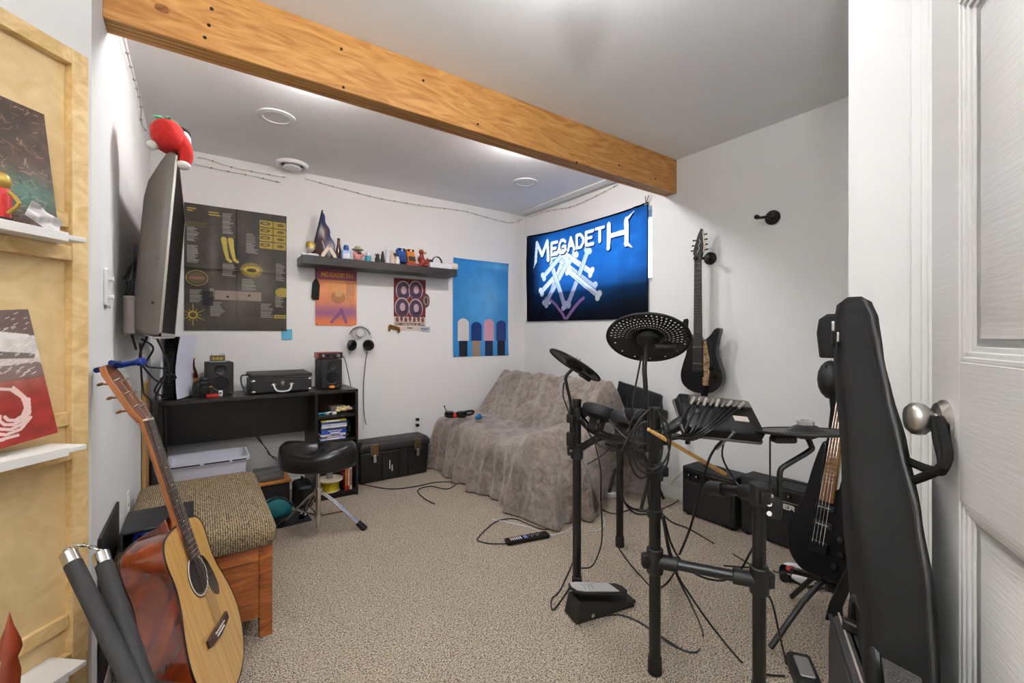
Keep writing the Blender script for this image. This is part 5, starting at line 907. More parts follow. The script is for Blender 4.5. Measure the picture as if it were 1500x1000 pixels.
for i in range(1, 25): y = -.648 + .648 * 2 ** (-i / 12); part('fret', MB().b2((-.0295 + .006 * (y + .575) / .575, y - .0009, .003), (.0295 - .006 * (y + .575) / .575, y + .0009, .0042)), steel, fb)
hs = part('headstock', MB().prism([(-.024, 0), (.024, 0), (.034, .03), (.040, .075), (.028, .18), (.020, .188), (.0, .15), (-.030, .06), (-.034, .03)], -.016, 0), eb, eg, bevel=.002); part('headstock_edge', MB().prism([(.034, .03), (.040, .075), (.029, .17), (.036, .165), (.046, .08), (.040, .03)], -.016, -.003), cream, hs)
for k in range(4): part('tuner', MB().cyl((.03 - .002 * k, .045 + .033 * k, -.01), (.058 - .002 * k, .047 + .033 * k, -.01), .004, n=8).ball((.060 - .002 * k, .047 + .033 * k, -.01), (.007, .006, .007), 8), blackg, eg)
for k in range(3): part('tuner', MB().cyl((-.025 + .006 * k, .05 + .033 * k, -.01), (-.05 + .007 * k, .052 + .033 * k, -.01), .004, n=8).ball((-.05 + .007 * k, .052 + .033 * k, -.01), (.007, .006, .007), 8), blackg, eg)
part('headstock_logo', MB().tube([(-.004, .03, .001), (.012, .06, .001), (.004, .075, .001), (.018, .10, .001), (.012, .12, .001)], .0022, 5), M('logo_pale', (.72, .70, .66), .4), hs)
for y in (-.592, -.70): pk = part('pickup', MB().prism(rrect(.082, .036, .004, c=(.004, y)), 0, .008), M('pickup_black', (.07, .07, .07), .5), eg, bevel=.002); part('pole_pieces', MB().b2((-.03, y + .006, .007), (.038, y + .010, .0095)), nickel, pk)
part('bridge', MB().prism(rrect(.086, .05, .003, c=(.004, -.752)), 0, .010), M('bridge_dark', (.16, .16, .16), .3, .7), eg, bevel=.002)
for i in range(7): x = -.020 + i * .0067; part('string', MB().tube([(x * 1.5 + .004, -.745, .012), (x, .0, .0055), (x * .9, .05, .004)], .0006, 4), steel, eg)
for x, y in ((.095, -.72), (.115, -.77)): part('knob', MB().lathe([(.011, 0), (.010, .014), (0, .015)], 14, (x, y, 0)), blackg, eg)
# animal print strap hung over the body
strapm = M('strap_print', (.52, .42, .30), .8, var=.75, scale=95, detail=2)
t = thing('guitar_strap', 'animal print guitar strap draped over the electric guitar', 'strap', mat=wall_right(hy + .020, hz, .09)); part('webbing', MB().loft([[(x - wd, y, z), (x + wd, y, z), (x + wd, y, z + .003), (x - wd, y, z + .003)] for x, y, z, wd in ((.052, -.535, .006, .006), (.055, -.58, .012, .014), (.066, -.66, .013, .021), (.064, -.74, .012, .021), (.058, -.80, .012, .021), (.058, -.83, .012, .019))]), strapm, t); part('leather_end', MB().prism([(.04, -.83), (.076, -.83), (.07, -.90), (.062, -.94), (.058, -.94), (.048, -.90)], .008, .012), blackg, t); part('cord', MB().tube([(.03, -.52, .006), (.05, -.54, .012), (.07, -.53, .012), (.09, -.56, .01), (.095, -.75, .012)], .0025, 6), black, t)
part('shoulder_end', MB().prism([(-.105, -.475), (-.07, -.49), (-.062, -.41), (-.07, -.395), (-.10, -.40), (-.106, -.42)], .01, .015), blackg, t, bevel=.002); part('strap_tail', MB().prism([(-.015, -.885), (.012, -.885), (.004, -.98), (-.022, -.98)], -.06, -.055), blackg, t)
# ================================================================== ELECTRONIC DRUM KIT
dk = thing('drum_kit', 'black electronic drum kit on a tubular rack', 'drum kit', (1.413, 1.485, 0)); rackm = M('rack_black', (.045, .043, .041), .35, var=.1); rubber = M('rubber_black', (.045, .043, .041), .6, bump=.1, bscale=150); jnt = M('joint_black', (.06, .057, .055), .5)
def K(name, mb, mat=rackm, parent=None, **k): return part(name, mb, mat, parent or dk, world=True, **k)
P1, P2, P3 = Vector((1.413, 1.485, 0)), Vector((1.891, 1.649, 0)), Vector((1.278, .96, 0)); P4 = dep(1112, 800, 1.40); P4.z = 0
for P, top in ((P1, .857), (P2, .67), (P3, .90), (P4, .675)):
    post = K('post', MB().cyl(P + UV * .05, P + UV * top, .0195, n=24)); K('rubber_foot', MB().cyl(P, P + UV * .058, .024, .0225, 24), rubber, post, bevel=.003); K('post_cap', MB().cyl(P + UV * (top - .004), P + UV * (top + .008), .021, n=24), rubber, post, bevel=.002)
def clamp(P, z, h=.065, dirv=None):
    c = K('clamp', MB().cyl(P + UV * (z - h / 2), P + UV * (z + h / 2), .028, n=24), jnt, bevel=.004)
    d = (dirv or -FV).normalized(); s = d.cross(UV)
    K('clamp_ear', MB().box((0, 0, 0), (.022, .03, h * .55), frame(P + UV * z + d * .033, d, s)), jnt, c, bevel=.005); K('bolt', MB().cyl(P + UV * (z + .005) + d * .030 - s * .017, P + UV * (z + .005) + d * .030 - s * .024, .0075, n=14), steel, c)
    return c
def bar(a, b, r=.0175, name='crossbar'):
    c = K(name, MB().cyl(a, b, r, n=20)); d = (b - a).normalized()
    for p, s in ((a, 1), (b, -1)): K('tee_joint', MB().cyl(p, p + d * s * .075, .0245, n=20), jnt, c, bevel=.003)
    return c
# lower crossbar between the two near posts, upper bars
clamp(P3, .385, .085, -RV); clamp(P4, .385, .085, RV); bar(P3 + UV * .385, P4 + UV * .382)
clamp(P4, .655, .07, -FV); eb_ = dep(1040, 714, 1.62); bar(P4 + UV * .655, eb_, .0165, 'upper_bar'); K('bar_plug', MB().cyl(eb_, eb_ + (eb_ - P4).normalized() * .01, .0185, n=20), rubber)
clamp(P1, .80, .06, RV); clamp(P1, .63, .07, -RV); clamp(P3, .80, .07, RV); clamp(P3, .69, .06, RV)
ub = [P1 + UV * .63, dep(880, 640, 1.98), dep(905, 645, 2.05), dep(918, 640, 2.2), P2 + UV * .64]; K('curved_bar', MB().tube(smooth(ub, 8), .0165, 16)); clamp(P2, .64, .06, -FV)
ub2 = [P1 + UV * .80, dep(866, 628, 1.98), dep(900, 642, 1.85), dep(930, 640, 1.65), P3 + UV * .80]; K('curved_bar', MB().tube(smooth(ub2, 8), .0165, 16), label='bent rack tube behind the pads')
# tom pads
def pad(c, nrm, r, label=None):
    p = K('drum_pad', MB().lathe([(.0, -.03), (r * .6, -.03), (r * .93, -.022), (r, -.008), (r, .012), (r * .96, .02), (r * .9, .021), (0, .0215)], 32, c, nrm), rubber, label=label); n = Vector(nrm).normalized()
    K('pad_head', MB().cyl(c + n * .019, c + n * .0235, r * .86, n=32), M('mesh_head', (.13, .13, .13), .8), p); K('pad_mount', MB().box((0, 0, 0), (.06, .07, .05), frame(c - n * .055, n.cross(UV), n)), jnt, p, bevel=.008); K('mount_screw', MB().cyl(c - n * .05 - FV * .037, c - n * .05 - FV * .045, .01, n=14), M('screw_dark', (.25, .22, .18), .4, .6), p)
    return p
pad(dep(879, 604, 1.98), UV * .84 + RV * .30 + FV * .22, .082); pad(dep(921, 616, 1.83), UV * .86 + RV * .28 + FV * .2, .076); pad(dep(946, 607, 1.78), UV * .97 + FV * .15 + RV * .05, .085)
K('bracket_pale', MB().box((0, 0, 0), (.075, .03, .016), frame(dep(884, 634, 1.95), RV - UV * .5, FV)), M('bracket_blue', (.55, .57, .68), .4), bevel=.004)
# cymbals with real perforations
def cymbal(c, nrm, r, xdir, perf=None, name='cymbal_pad'):
    n = Vector(nrm).normalized(); x = Vector(xdir); x = (x - n * x.dot(n)).normalized(); y = n.cross(x); R = [.012, .03, .045, .052]
    R = [.010, .028, .042] + [.042 + (r - .046) * k / 14 for k in range(1, 15)] + [r]; NA = 144; vs = []; fs = []
    for q in R: hgt = .020 * math.exp(-(q / .045) ** 4) - .10 * q * q; vs += [c + (x * math.cos(2 * PI * i / NA) + y * math.sin(2 * PI * i / NA)) * q + n * hgt for i in range(NA)]
    for k in range(len(R) - 1):
        for i in range(NA):
            a = 360 * i / NA
            if perf and 4 <= k <= 14 and perf[0] <= a <= perf[1] and (i + k * 2) % 3 == 0 and k % 1 == 0 and (k % 2 == 0): continue
            fs.append((k * NA + i, k * NA + (i + 1) % NA, (k + 1) * NA + (i + 1) % NA, (k + 1) * NA + i))
    o = K(name, MB().add(vs, fs), M('cymbal_black', (.07, .066, .062), .4, var=.15)); s = o.modifiers.new('thick', 'SOLIDIFY'); s.thickness = .0018; s.offset = 0
    K('rim', MB().tube([c + (x * math.cos(2 * PI * i / 64) + y * math.sin(2 * PI * i / 64)) * r + n * (-.10 * r * r) for i in range(64)], .0045, 8, closed=True), rubber, o); K('wing_nut', MB().cyl(c + n * .018, c + n * .036, .014, .011, 16), M('nut_grey', (.55, .54, .52), .4), o); K('washer', MB().cyl(c + n * .008, c + n * .02, .022, n=18), rubber, o); K('hub', MB().lathe([(.04, -.002), (.038, -.016), (.02, -.024), (0, -.024)], 24, c, n), rubber, o)
    return o, x, y
c1 = dep(842, 534, 2.0); o1, x1_, y1_ = cymbal(c1, RV * .54 + UV * .83 + FV * .16, .128, RV); K('trigger_box', MB().box((0, 0, 0), (.05, .07, .02), frame(c1 + RV * .045 - UV * .055, RV * .83 - UV * .54, FV)), rubber, o1, bevel=.006)
c2 = dep(949, 495, 1.56); n2 = RV * .20 + UV * .80 + FV * .55; o2, x2_, y2_ = cymbal(c2, n2, .140, RV, (165, 359)); K('trigger_box', MB().box((0, 0, 0), (.075, .04, .018), frame(c2 + RV * .045 - UV * .035 - FV * .04, RV, FV * .8 - UV * .5)), rubber, o2, bevel=.007)
for i in range(6): a = (i + .6) * PI / 6.5; q = c2 + (x2_ * math.cos(a) + y2_ * math.sin(a)) * .115 - n2.normalized() * .008; K('rivet', MB().ball(q, .0042, 8), steel, o2)
c3 = dep(1180, 631, 1.40); o3, _, _ = cymbal(c3, UV * 1 + FV * .12 + RV * -.01, .138, RV, (190, 350)); K('trigger_box', MB().box((0, 0, 0), (.07, .04, .024), frame(c3 - RV * .07 - UV * .025, RV, FV)), rubber, o3, bevel=.008); K('nut_plate', MB().cyl(c3 + UV * .02, c3 + UV * .032, .024, n=20), M('nut_pale', (.72, .71, .69), .35, .3), o3)
# cymbal arms
K('cymbal_arm', MB().tube(smooth([c1 - UV * .012, dep(838, 541, 2.0), dep(829, 552, 2.0), dep(831, 568, 2.0), dep(836, 592, 2.0), dep(837, 640, 2.0), dep(837, 655, 2.0)], 5), .0075, 10)); K('arm_clamp', MB().b2(P1 + Vector((-.05, -.02, .655)), P1 + Vector((-.015, .02, .72))), jnt, bevel=.006); K('arm_clamp', MB().b2(P1 + Vector((-.05, -.02, .76)), P1 + Vector((-.015, .02, .80))), jnt, bevel=.006)
K('cymbal_arm', MB().tube(smooth([c2 - n2.normalized() * .015, dep(946, 515, 1.56), dep(944, 540, 1.555), dep(946, 575, 1.55), dep(945, 620, 1.55), dep(945, 660, 1.55)], 5), .0085, 10))
K('cymbal_arm', MB().tube(smooth([c3 - UV * .01, dep(1188, 652, 1.40), dep(1186, 660, 1.40), dep(1150, 682, 1.405), dep(1143, 690, 1.405), dep(1142, 705, 1.405), dep(1141, 757, 1.405)], 4), .0085, 10)); K('arm_clamp', MB().box((0, 0, 0), (.05, .07, .03), frame(dep(1130, 744, 1.403), RV, UV)), jnt, bevel=.006)
for py in (738, 752): K('bolt', MB().cyl(dep(1127, py, 1.375), dep(1127, py, 1.368), .0075, n=12), steel)
# sound module seen from its rear
mc = dep(1052, 611, 1.50); mx_ = (RV * .985 - UV * .115 + FV * .05).normalized(); my_ = (UV * .52 + FV * -.0 - RV * .18 + FV * .60); mm = frame(mc, mx_, my_)
if mm.to_3x3().col[2].dot(FV) < 0: mm = mm @ Matrix.Rotation(PI, 4, 'X')
md = K('sound_module', MB().loft([[(x, y, z) for x, y in rrect(w, h, .012)] for w, h, z in ((.235, .135, -.026), (.255, .152, -.018), (.26, .156, .018), (.255, .152, .024))], mm), M('module_black', (.06, .057, .055), .45)); K('module_rim', MB().tube([mm @ Vector((x, y, .018)) for x, y in rrect(.262, .158, .012)], .005, 8, closed=True), M('module_grey', (.36, .33, .31), .5), md)
MD2 = mm.to_3x3(); up_ = 1 if (MD2.col[1].dot(UV) > 0) else -1; nz_ = -1
K('jack_panel', MB().b2((-.10, up_ * .045 - .014, -.034), (.115, up_ * .045 + .014, -.024), mm), M('module_grey', (.36, .33, .31), .5), md, bevel=.003); K('rating_label', MB().b2((.035, -up_ * .02 - .010, -.0275), (.085, -up_ * .02 + .012, -.0262), mm), M('label_pale', (.80, .76, .72), .6), md); K('module_arm', MB().cyl(P3 + UV * .80, mm @ Vector((-.075, 0, -.02)), .021, n=20), rackm, md); K('module_clamp', MB().cyl(dep(1000, 626, 1.515), dep(1013, 627, 1.51), .032, n=20), jnt, md, bevel=.004)
for z in (-.05, .0, .05): K('rivet', MB().ball(mm @ Vector((.1305, z, 0)), .0045, 8), steel, md)
# plug leads from the module gathered down to the post
for i in range(9):
    a = mm @ Vector((-.085 + i * .022, up_ * .045, -.036)); e = dep(978 + 4 * (i % 5), 642 - 2 * (i % 4), 1.47); mid = dep(1010 + 6 * i - 12 * abs(i - 4) * .3, 622 + 3 * (i % 3), 1.42)
    d = (mid - a).normalized(); pl = K('plug', MB().cyl(a, a + d * .038, .0058, .005, 10), steel if i % 2 else M('plug_pale', (.72, .70, .67), .3, .5), md); K('lead', MB().tube(smooth([a + d * .03, mid, dep(1000 + 2 * i, 636 + i, 1.44), e, dep(960 + 2 * (i % 4), 645 + 2 * (i % 3), 1.46)], 6), .0032, 6), black, pl)
# loops of cable on the post
def loop(cx, cy, rx, ry, t, a0, a1, k=12): return [dep(cx + rx * math.cos(math.radians(a0 + (a1 - a0) * i / k)), cy - ry * math.sin(math.radians(a0 + (a1 - a0) * i / k)), t) for i in range(k + 1)]
for pts in (loop(955, 645, 27, 42, 1.46, 110, 430, 18), loop(948, 655, 22, 38, 1.47, 90, 400, 16), loop(940, 650, 20, 50, 1.48, 60, 330, 16), [dep(955, 596, 1.47), dep(935, 620, 1.47), dep(914, 655, 1.47), dep(908, 700, 1.48), dep(915, 735, 1.49), dep(932, 752, 1.50), dep(957, 752, 1.49)], [dep(950, 600, 1.47), dep(925, 632, 1.47), dep(905, 680, 1.48), dep(912, 730, 1.49), dep(935, 748, 1.5), dep(957, 748, 1.49)], [dep(956, 597, 1.46), dep(957, 650, 1.475), dep(955, 700, 1.48), dep(955, 745, 1.485)], [dep(951, 600, 1.47), dep(951, 660, 1.475), dep(949, 720, 1.485), dep(953, 748, 1.485)], [dep(963, 598, 1.46), dep(972, 625, 1.46), dep(980, 660, 1.465), dep(974, 685, 1.47), dep(955, 695, 1.475)], [dep(892, 615, 1.75), dep(915, 640, 1.65), dep(940, 650, 1.5), dep(955, 646, 1.47)], [dep(852, 612, 1.98), dep(866, 640, 1.97), dep(882, 655, 1.96), dep(900, 660, 1.9), dep(928, 650, 1.7)], [dep(860, 680, 1.98), dep(880, 668, 1.97), dep(895, 655, 1.96)], [dep(872, 650, 1.97), dep(880, 690, 1.98), dep(880, 730, 2.0), dep(882, 770, 2.05), dep(880, 800, 2.1), dep(868, 828, 2.08), dep(852, 832, 2.02)], [dep(826, 560, 2.0), dep(825, 580, 2.0), dep(832, 600, 2.0), dep(838, 625, 1.99), dep(846, 660, 1.99)], [dep(940, 520, 1.55), dep(932, 560, 1.55), dep(926, 590, 1.54), dep(930, 612, 1.53), dep(945, 600, 1.5)]): K('cable', cable(pts, .0034, 6, 5), black)
K('cable_tie', MB().cyl(P3 + UV * .535, P3 + UV * .56, .026, n=20), rubber); K('cable', cable([dep(1128, 640, 1.40), dep(1128, 690, 1.40), dep(1129, 735, 1.40)], .003, 6, 4), black); K('cable', cable([mm @ Vector((.02, -up_ * .07, -.02)), dep(1045, 660, 1.48), dep(1030, 700, 1.5), dep(1012, 770, 1.55), dep(995, 812, 1.56)], .0042, 6, 5), black); K('cable', cable([mm @ Vector((0, -up_ * .07, -.02)), dep(1058, 668, 1.5), dep(1078, 705, 1.5), dep(1092, 722, 1.46)], .0032, 6, 5), black); K('usb_plug', MB().cyl(mm @ Vector((.02, -up_ * .07, -.02)), dep(1049, 656, 1.485), .008, n=12), grey)
# leads between the posts and down to the floor
for pts in ([dep(972, 755, 1.48), dep(985, 800, 1.5), dep(1010, 835, 1.5), dep(1050, 850, 1.48), dep(1080, 840, 1.45), dep(1104, 800, 1.42), dep(1125, 765, 1.40)], [dep(970, 755, 1.48), dep(980, 810, 1.5), dep(995, 850, 1.5), dep(1015, 890, 1.52), atz(1030, 930, .004), atz(1020, 955, .004), atz(985, 945, .004), atz(960, 925, .004)], [dep(970, 758, 1.48), dep(990, 835, 1.5), dep(1010, 870, 1.52), dep(1045, 920, 1.5), atz(1085, 968, .004), atz(1110, 985, .004), atz(1150, 990, .004)], [dep(968, 750, 1.5), dep(985, 765, 1.6), dep(1010, 775, 1.85), atz(1045, 795, .004), atz(1080, 815, .004), atz(1100, 830, .004), atz(1060, 828, .004)], [dep(1114, 860, 1.42), dep(1130, 880, 1.42), dep(1142, 930, 1.43), atz(1152, 972, .012)]): K('cable', cable(pts, .0034, 6, 6), black)
# drumstick caught in the cables
a, b = dep(952, 630, 1.43), dep(1062, 694, 1.62); d = (b - a).normalized(); t = thing('drumstick', 'pale wooden drumstick stuck through the drum kit cables', 'drumstick', a); part('shaft', MB().tube([a, a + d * .015, a + d * .05, a + d * .3, b], [.004, .0065, .0068, .0078, .0078], 12), W('hickory', (.78, .57, .28), (.88, .70, .42), (6, 6, 6), 3, .5), t, world=True); part('tip', MB().ball(a - d * .006, (.0062, .0062, .0062), 10), W('hickory_tip', (.82, .66, .40), (.88, .72, .46), (6, 6, 6), 3, .5), t, world=True)
# hi-hat control pedal and kick trigger
f0, f1 = Vector((1.24, 1.345, 0)), Vector((1.53, 1.285, 0)); t = thing('hihat_pedal', 'black hi-hat control pedal with a pale footboard on the carpet', 'pedal', mat=frame(f0, f1 - f0, UV.cross(f1 - f0))); PLn = (f1 - f0).length
part('base', MB().loft([[(0, -.05, 0), (0, .05, 0), (.02, .045, .085), (.02, -.045, .085)], [(.08, -.05, 0), (.08, .05, 0), (.08, .045, .075), (.08, -.045, .075)], [(PLn, -.045, 0), (PLn, .045, 0), (PLn, .04, .012), (PLn, -.04, .012)]]), M('pedal_black', (.07, .065, .06), .4), t, bevel=.006); fbm = Matrix.Translation((.0, 0, .118)) @ Matrix.Rotation(math.radians(13.5), 4, 'Y'); fb = part('footboard', MB().prism([(0, 0.0), (.012, .035), (.05, .044), (.26, .038), (.28, .02), (.28, -.02), (.26, -.038), (.05, -.044), (.012, -.035)], 0, .012, fbm), M('footboard_dark', (.1, .095, .09), .5), t, bevel=.003); part('grip_plate', MB().prism([(.006, 0.0), (.016, .03), (.05, .038), (.215, .034), (.225, -.034), (.05, -.038), (.016, -.03)], .012, .014, fbm), M('plate_pale', (.78, .77, .76), .35, .2), fb)
for i in range(3): part('grip_mark', MB().tube([fbm @ Vector((.06 + .02 * i, -.02, .0145)), fbm @ Vector((.07 + .02 * i, 0, .0145)), fbm @ Vector((.06 + .02 * i, .02, .0145))], .0016, 5), grey, fb)
part('jack', MB().cyl((.07, -.05, .03), (.07, -.064, .03), .008, n=12), steel, t); part('heel_plate', MB().b2((PLn - .07, -.04, .012), (PLn + .01, .04, .022)), rubber, t, bevel=.004)
v = Vector((1.672, .655, 0)); t = thing('kick_pedal', 'small black and silver pedal on the carpet beside the case', 'pedal', v, rz=math.radians(-55)); part('base', MB().loft([[(x, y, z) for x, y in rrect(w, l, .012)] for w, l, z in ((.08, .17, 0), (.078, .165, .022), (.066, .15, .034))]), M('pedal_black', (.07, .065, .06), .4), t); part('plate', MB().prism(rrect(.045, .10, .008), .033, .040), M('plate_silver', (.62, .61, .60), .3, .5), t, bevel=.003)
# ================================================================== FLOOR CABLES, REMOTE
flc = lambda q, z=.004: [atz(px, py, z) for px, py in q]
solo('floor_cable', cable(flc([(526, 708), (545, 712), (575, 716), (610, 712), (640, 706), (668, 707), (655, 716), (630, 712), (612, 718), (622, 730), (637, 738)]), .004), black, 'black cable looping on the carpet in front of the trunk', 'cable', atz(600, 714))
solo('white_cable', cable(flc([(720, 760), (745, 765), (775, 772), (800, 782), (818, 782), (838, 772), (850, 752), (865, 745), (885, 760), (880, 775), (862, 778)]), .0032), white, 'thin white cable on the carpet at the end of the sofa', 'cable', atz(800, 780))
solo('remote_cable', cable(flc([(742, 796), (720, 796), (704, 793), (700, 788), (720, 768), (735, 761), (755, 760), (775, 768), (795, 775), (815, 772)]), .0035), black, 'black cord looping from the remote to the sofa', 'cord', atz(705, 793))
a, b = atz(741, 797, 0), atz(803, 785, 0); m = frame(a, b - a, UV.cross(b - a)); LN = (b - a).length; t = thing('remote_control', 'long black remote with white buttons on the carpet', 'remote', mat=m); part('body', MB().prism(rrect(LN, .058, .01, c=(LN / 2, .0)), .001, .022), blackg, t, bevel=.004)
for i in range(6): part('button', MB().prism(rrect(.006, .03, .002, c=(.03 + i * .012, 0)), .0215, .0245), white if i else cream, t)
part('display', MB().prism(rrect(.022, .034, .003, c=(.118, 0)), .0215, .0235), M('display_blue', (.45, .55, .75), .3), t)
for i in range(5): part('button', MB().prism(rrect(.005, .014 + .01 * (i % 2), .002, c=(.142 + i * .015, .004 * (-1) ** i)), .0215, .024), grey, t)
for q, lb in (([(838, 855), (812, 892), (808, 878), (820, 865), (832, 840), (842, 815), (846, 790)], 'black cable running from the hi-hat pedal past the rack foot'), ([(870, 905), (905, 900), (935, 910), (965, 930), (1000, 952)], 'black cable curving from the pedal jack across the carpet'), ([(905, 800), (920, 822), (940, 845), (958, 862), (975, 855), (988, 838)], 'black cable on the carpet between the rack feet'), ([(880, 745), (900, 752), (930, 745), (960, 748), (990, 735), (1003, 722)], 'black cable on the carpet behind the drum rack')): solo('floor_cable', cable(flc(q), .0036), black, lb, 'cable', atz(*q[0]))
solo('adapter', MB().b2(Vector((-.03, -.02, 0)), Vector((.03, .02, .035))), white, 'small white power adapter on the carpet behind the drum rack', 'adapter', bevel=.006).location = atz(896, 728)
solo('wall_cable', cable([atx(1000, 690, XR - .03), atx(985, 705, XR - .02), atz(978, 722, .02), atz(965, 735, .004), atz(985, 750, .004)], .0035), cream, 'pale cable running down the wall to the carpet by the amplifier', 'cable', atz(975, 728))
# ================================================================== FOLDING CHAIR BESIDE THE SOFA
t = thing('folding_chair', 'black folding chair between the sofa end and the amplifiers', 'chair', (2.6, 2.05, 0)); fc = M('chair_black', (.07, .068, .068), .6, bump=.1)
part('backrest', MB().prism([(p.x, p.y) for p in smooth([(-.17, .58, 0), (.17, .55, 0), (.175, .72, 0), (.15, .745, 0), (-.13, .80, 0), (-.17, .79, 0)], 3, True)], -.012, .012, frame((2.66, 2.14, 0), (.12, -1, 0), (0, 0, 1))), fc, t, world=True, bevel=.006)
part('seat', MB().prism(rrect(.33, .30, .04), -.012, .012, frame((2.52, 2.06, .40), (.1, -1, 0), (1, .1, .06))), fc, t, world=True, bevel=.006)
for y in (1.93, 2.22): part('frame_leg', MB().tube(smooth([(2.64, y, .74), (2.60, y, .45), (2.40, y - .02, .01)], 6), .011, 10), fc, t, world=True); part('rear_leg', MB().tube([(2.42, y + .01, .42), (2.68, y + .01, .01)], .011, 10), fc, t, world=True)
# ================================================================== AMPLIFIERS
ampm = M('amp_vinyl', (.065, .062, .06), .6, bump=.3, bscale=260); grille = M('amp_grille', (.085, .08, .075), .85, bump=.5, bscale=420)
def amp(y0, y1, x0, h, label, brand=False):
    t = thing('guitar_amplifier', label, 'amplifier', mat=frame((x0, y1, 0), (0, -1, 0), (1, 0, 0)) @ Matrix.Rotation(0, 4, 'X')); Wd, Dp = y1 - y0, 2.745 - x0
    L_ = lambda lo, hi: MB().b2(lo, hi)
    # local: x along the wall towards the door, y into the wall, z up (frame gives z down, so flip)
    fl = -1 if t.matrix_basis.to_3x3().col[2].z < 0 else 1
    if fl < 0: t.matrix_basis = Matrix.Translation((x0, y1, 0)) @ Matrix.Rotation(-PI / 2, 4, 'Z')
    part('cabinet', L_((0, 0, .012), (Wd, Dp, h)), ampm, t, bevel=.010, seg=3); part('grille', L_((.02, -.004, .03), (Wd - .02, .004, h - .095)), grille, t, bevel=.002); pn = part('control_panel', L_((.02, -.004, h - .082), (Wd - .02, .006, h - .022)), M('amp_panel', (.06, .06, .06), .35), t, bevel=.002)
    nk = 5 if not brand else 8
    for i in range(nk): part('knob', MB().cyl((.06 + i * (Wd - .14) / (nk - 1), -.004, h - .05), (.06 + i * (Wd - .14) / (nk - 1), -.02, h - .05), .011, .009, 14), blackg, pn); part('knob_mark', MB().b2((.057 + i * (Wd - .14) / (nk - 1), -.0215, h - .05), (.063 + i * (Wd - .14) / (nk - 1), -.0195, h - .040)), M('mark_pale', (.7, .68, .65), .4), pn)
    part('handle', MB().tube(smooth([(Wd * .3, Dp / 2, h), (Wd * .35, Dp / 2, h + .016), (Wd * .65, Dp / 2, h + .016), (Wd * .7, Dp / 2, h)], 5), .008, 8), black, t); part('switch', L_((Wd - .05, -.012, h - .058), (Wd - .03, -.003, h - .04)), red if not brand else black, pn)
    for x in (.03, Wd - .03):
        for y in (.03, Dp - .03): part('foot', MB().cyl((x, y, 0), (x, y, .014), .014, n=12), rubber, t)
    return t, Wd
amp(1.375, 1.722, 2.575, .315, 'small black guitar amplifier below the wall outlet'); t, Wd = amp(.80, 1.355, 2.60, .34, 'wide black guitar amplifier with a lettered badge behind the bass'); 
cv = Canvas(.085, .038, 80, 40, (.07, .068, .065)); cv.text('ER', .012, .008, .022, .022, .004, (.84, .82, .79), .35); p_ = atx(1158, 744, 2.595); o = sheet('badge', cv, paper, t); o.matrix_basis = t.matrix_basis.inverted() @ frame((2.594, p_.y + .045, p_.z - .019), (0, -1, 0), (0, 0, 1))
part('panel_stripe', MB().b2((.10, -.006, .255), (Wd - .1, -.002, .259)), M('stripe_pale', (.55, .53, .5), .4), t)
# ================================================================== BASS GUITAR ON ITS STAND
bc = dep(1208, 756, 1.72); yb = (RV * .27 + UV * .93 + FV * .16).normalized(); zb = (-FV * .16 - RV * .94 + UV * .28); zb = (zb - yb * zb.dot(yb)).normalized(); xb = yb.cross(zb); bg = thing('bass_guitar', 'black four string bass guitar on a floor stand', 'bass guitar', mat=frame(bc, xb, yb) @ Matrix.Scale(.92, 4))
bo_ = smooth([(.0, -.245, 0), (-.09, -.235, 0), (-.155, -.18, 0), (-.172, -.10, 0), (-.155, -.02, 0), (-.130, .04, 0), (-.115, .10, 0), (-.100, .20, 0), (-.075, .30, 0), (-.055, .315, 0), (-.046, .28, 0), (-.045, .2, 0), (-.034, .13, 0), (.034, .12, 0), (.045, .16, 0), (.075, .205, 0), (.105, .20, 0), (.11, .15, 0), (.125, .06, 0), (.145, -.02, 0), (.172, -.08, 0), (.17, -.16, 0), (.11, -.225, 0)], 4, True)
part('body', MB().prism([(p.x, p.y) for p in bo_], -.038, 0), M('bass_black', (.025, .025, .027), .3, spec=.3), bg, bevel=.008, seg=3); part('neck', MB().loft([[(wd * math.cos(a), y, -.002 - .02 * math.sin(a)) for a in [PI * i / 6 for i in range(7)]] for y, wd in ((.10, .031), (.75, .022))]), MATS['maple'], bg, ang=60); fb = part('fretboard', MB().loft([[(-wd, y, 0), (wd, y, 0), (wd, y, .007), (-wd, y, .007)] for y, wd in ((.06, .0325), (.75, .021))]), W('bass_board', (.40, .27, .13), (.58, .42, .22), (16, 1, 16), 3, .5, .45), bg)
for i in range(1, 22): y = -.115 + .865 * 2 ** (-i / 12); part('fret', MB().b2((-.028, y - .001, .007), (.028, y + .001, .0084)), steel, fb)
part('headstock', MB().prism([(-.021, .75), (.021, .75), (.04, .79), (.045, .9), (.0, .95), (-.035, .88), (-.035, .79)], -.014, 0), eb, bg, bevel=.002)
for i in range(4): x = -.0255 + i * .017; part('string', MB().tube([(x, -.115, .014), (x * .62, .75, .010)], .0013, 5), steel, bg); part('tuner', MB().cyl((-.02, .79 + .03 * i, 0), (-.02, .79 + .03 * i, .016), .006, n=10), steel, bg)
br = part('bridge', MB().b2((-.04, -.15, 0), (.04, -.105, .012)), M('bridge_dark', (.16, .16, .16), .3, .7), bg, bevel=.002); 
for y in (-.035, .035): pk = part('pickup', MB().prism(rrect(.09, .024, .006, c=(.0, y)), 0, .008), M('pickup_black', (.07, .07, .07), .5), bg, bevel=.002); part('pole_pieces', MB().b2((-.03, y - .003, .007), (.03, y + .003, .0092)), nickel, pk)
for x, y in ((.095, -.07), (.105, -.125), (.085, -.175)): part('knob', MB().lathe([(.013, 0), (.012, .015), (0, .016)], 16, (x, y, 0)), M('knob_dark', (.20, .2, .2), .25, .6), bg)
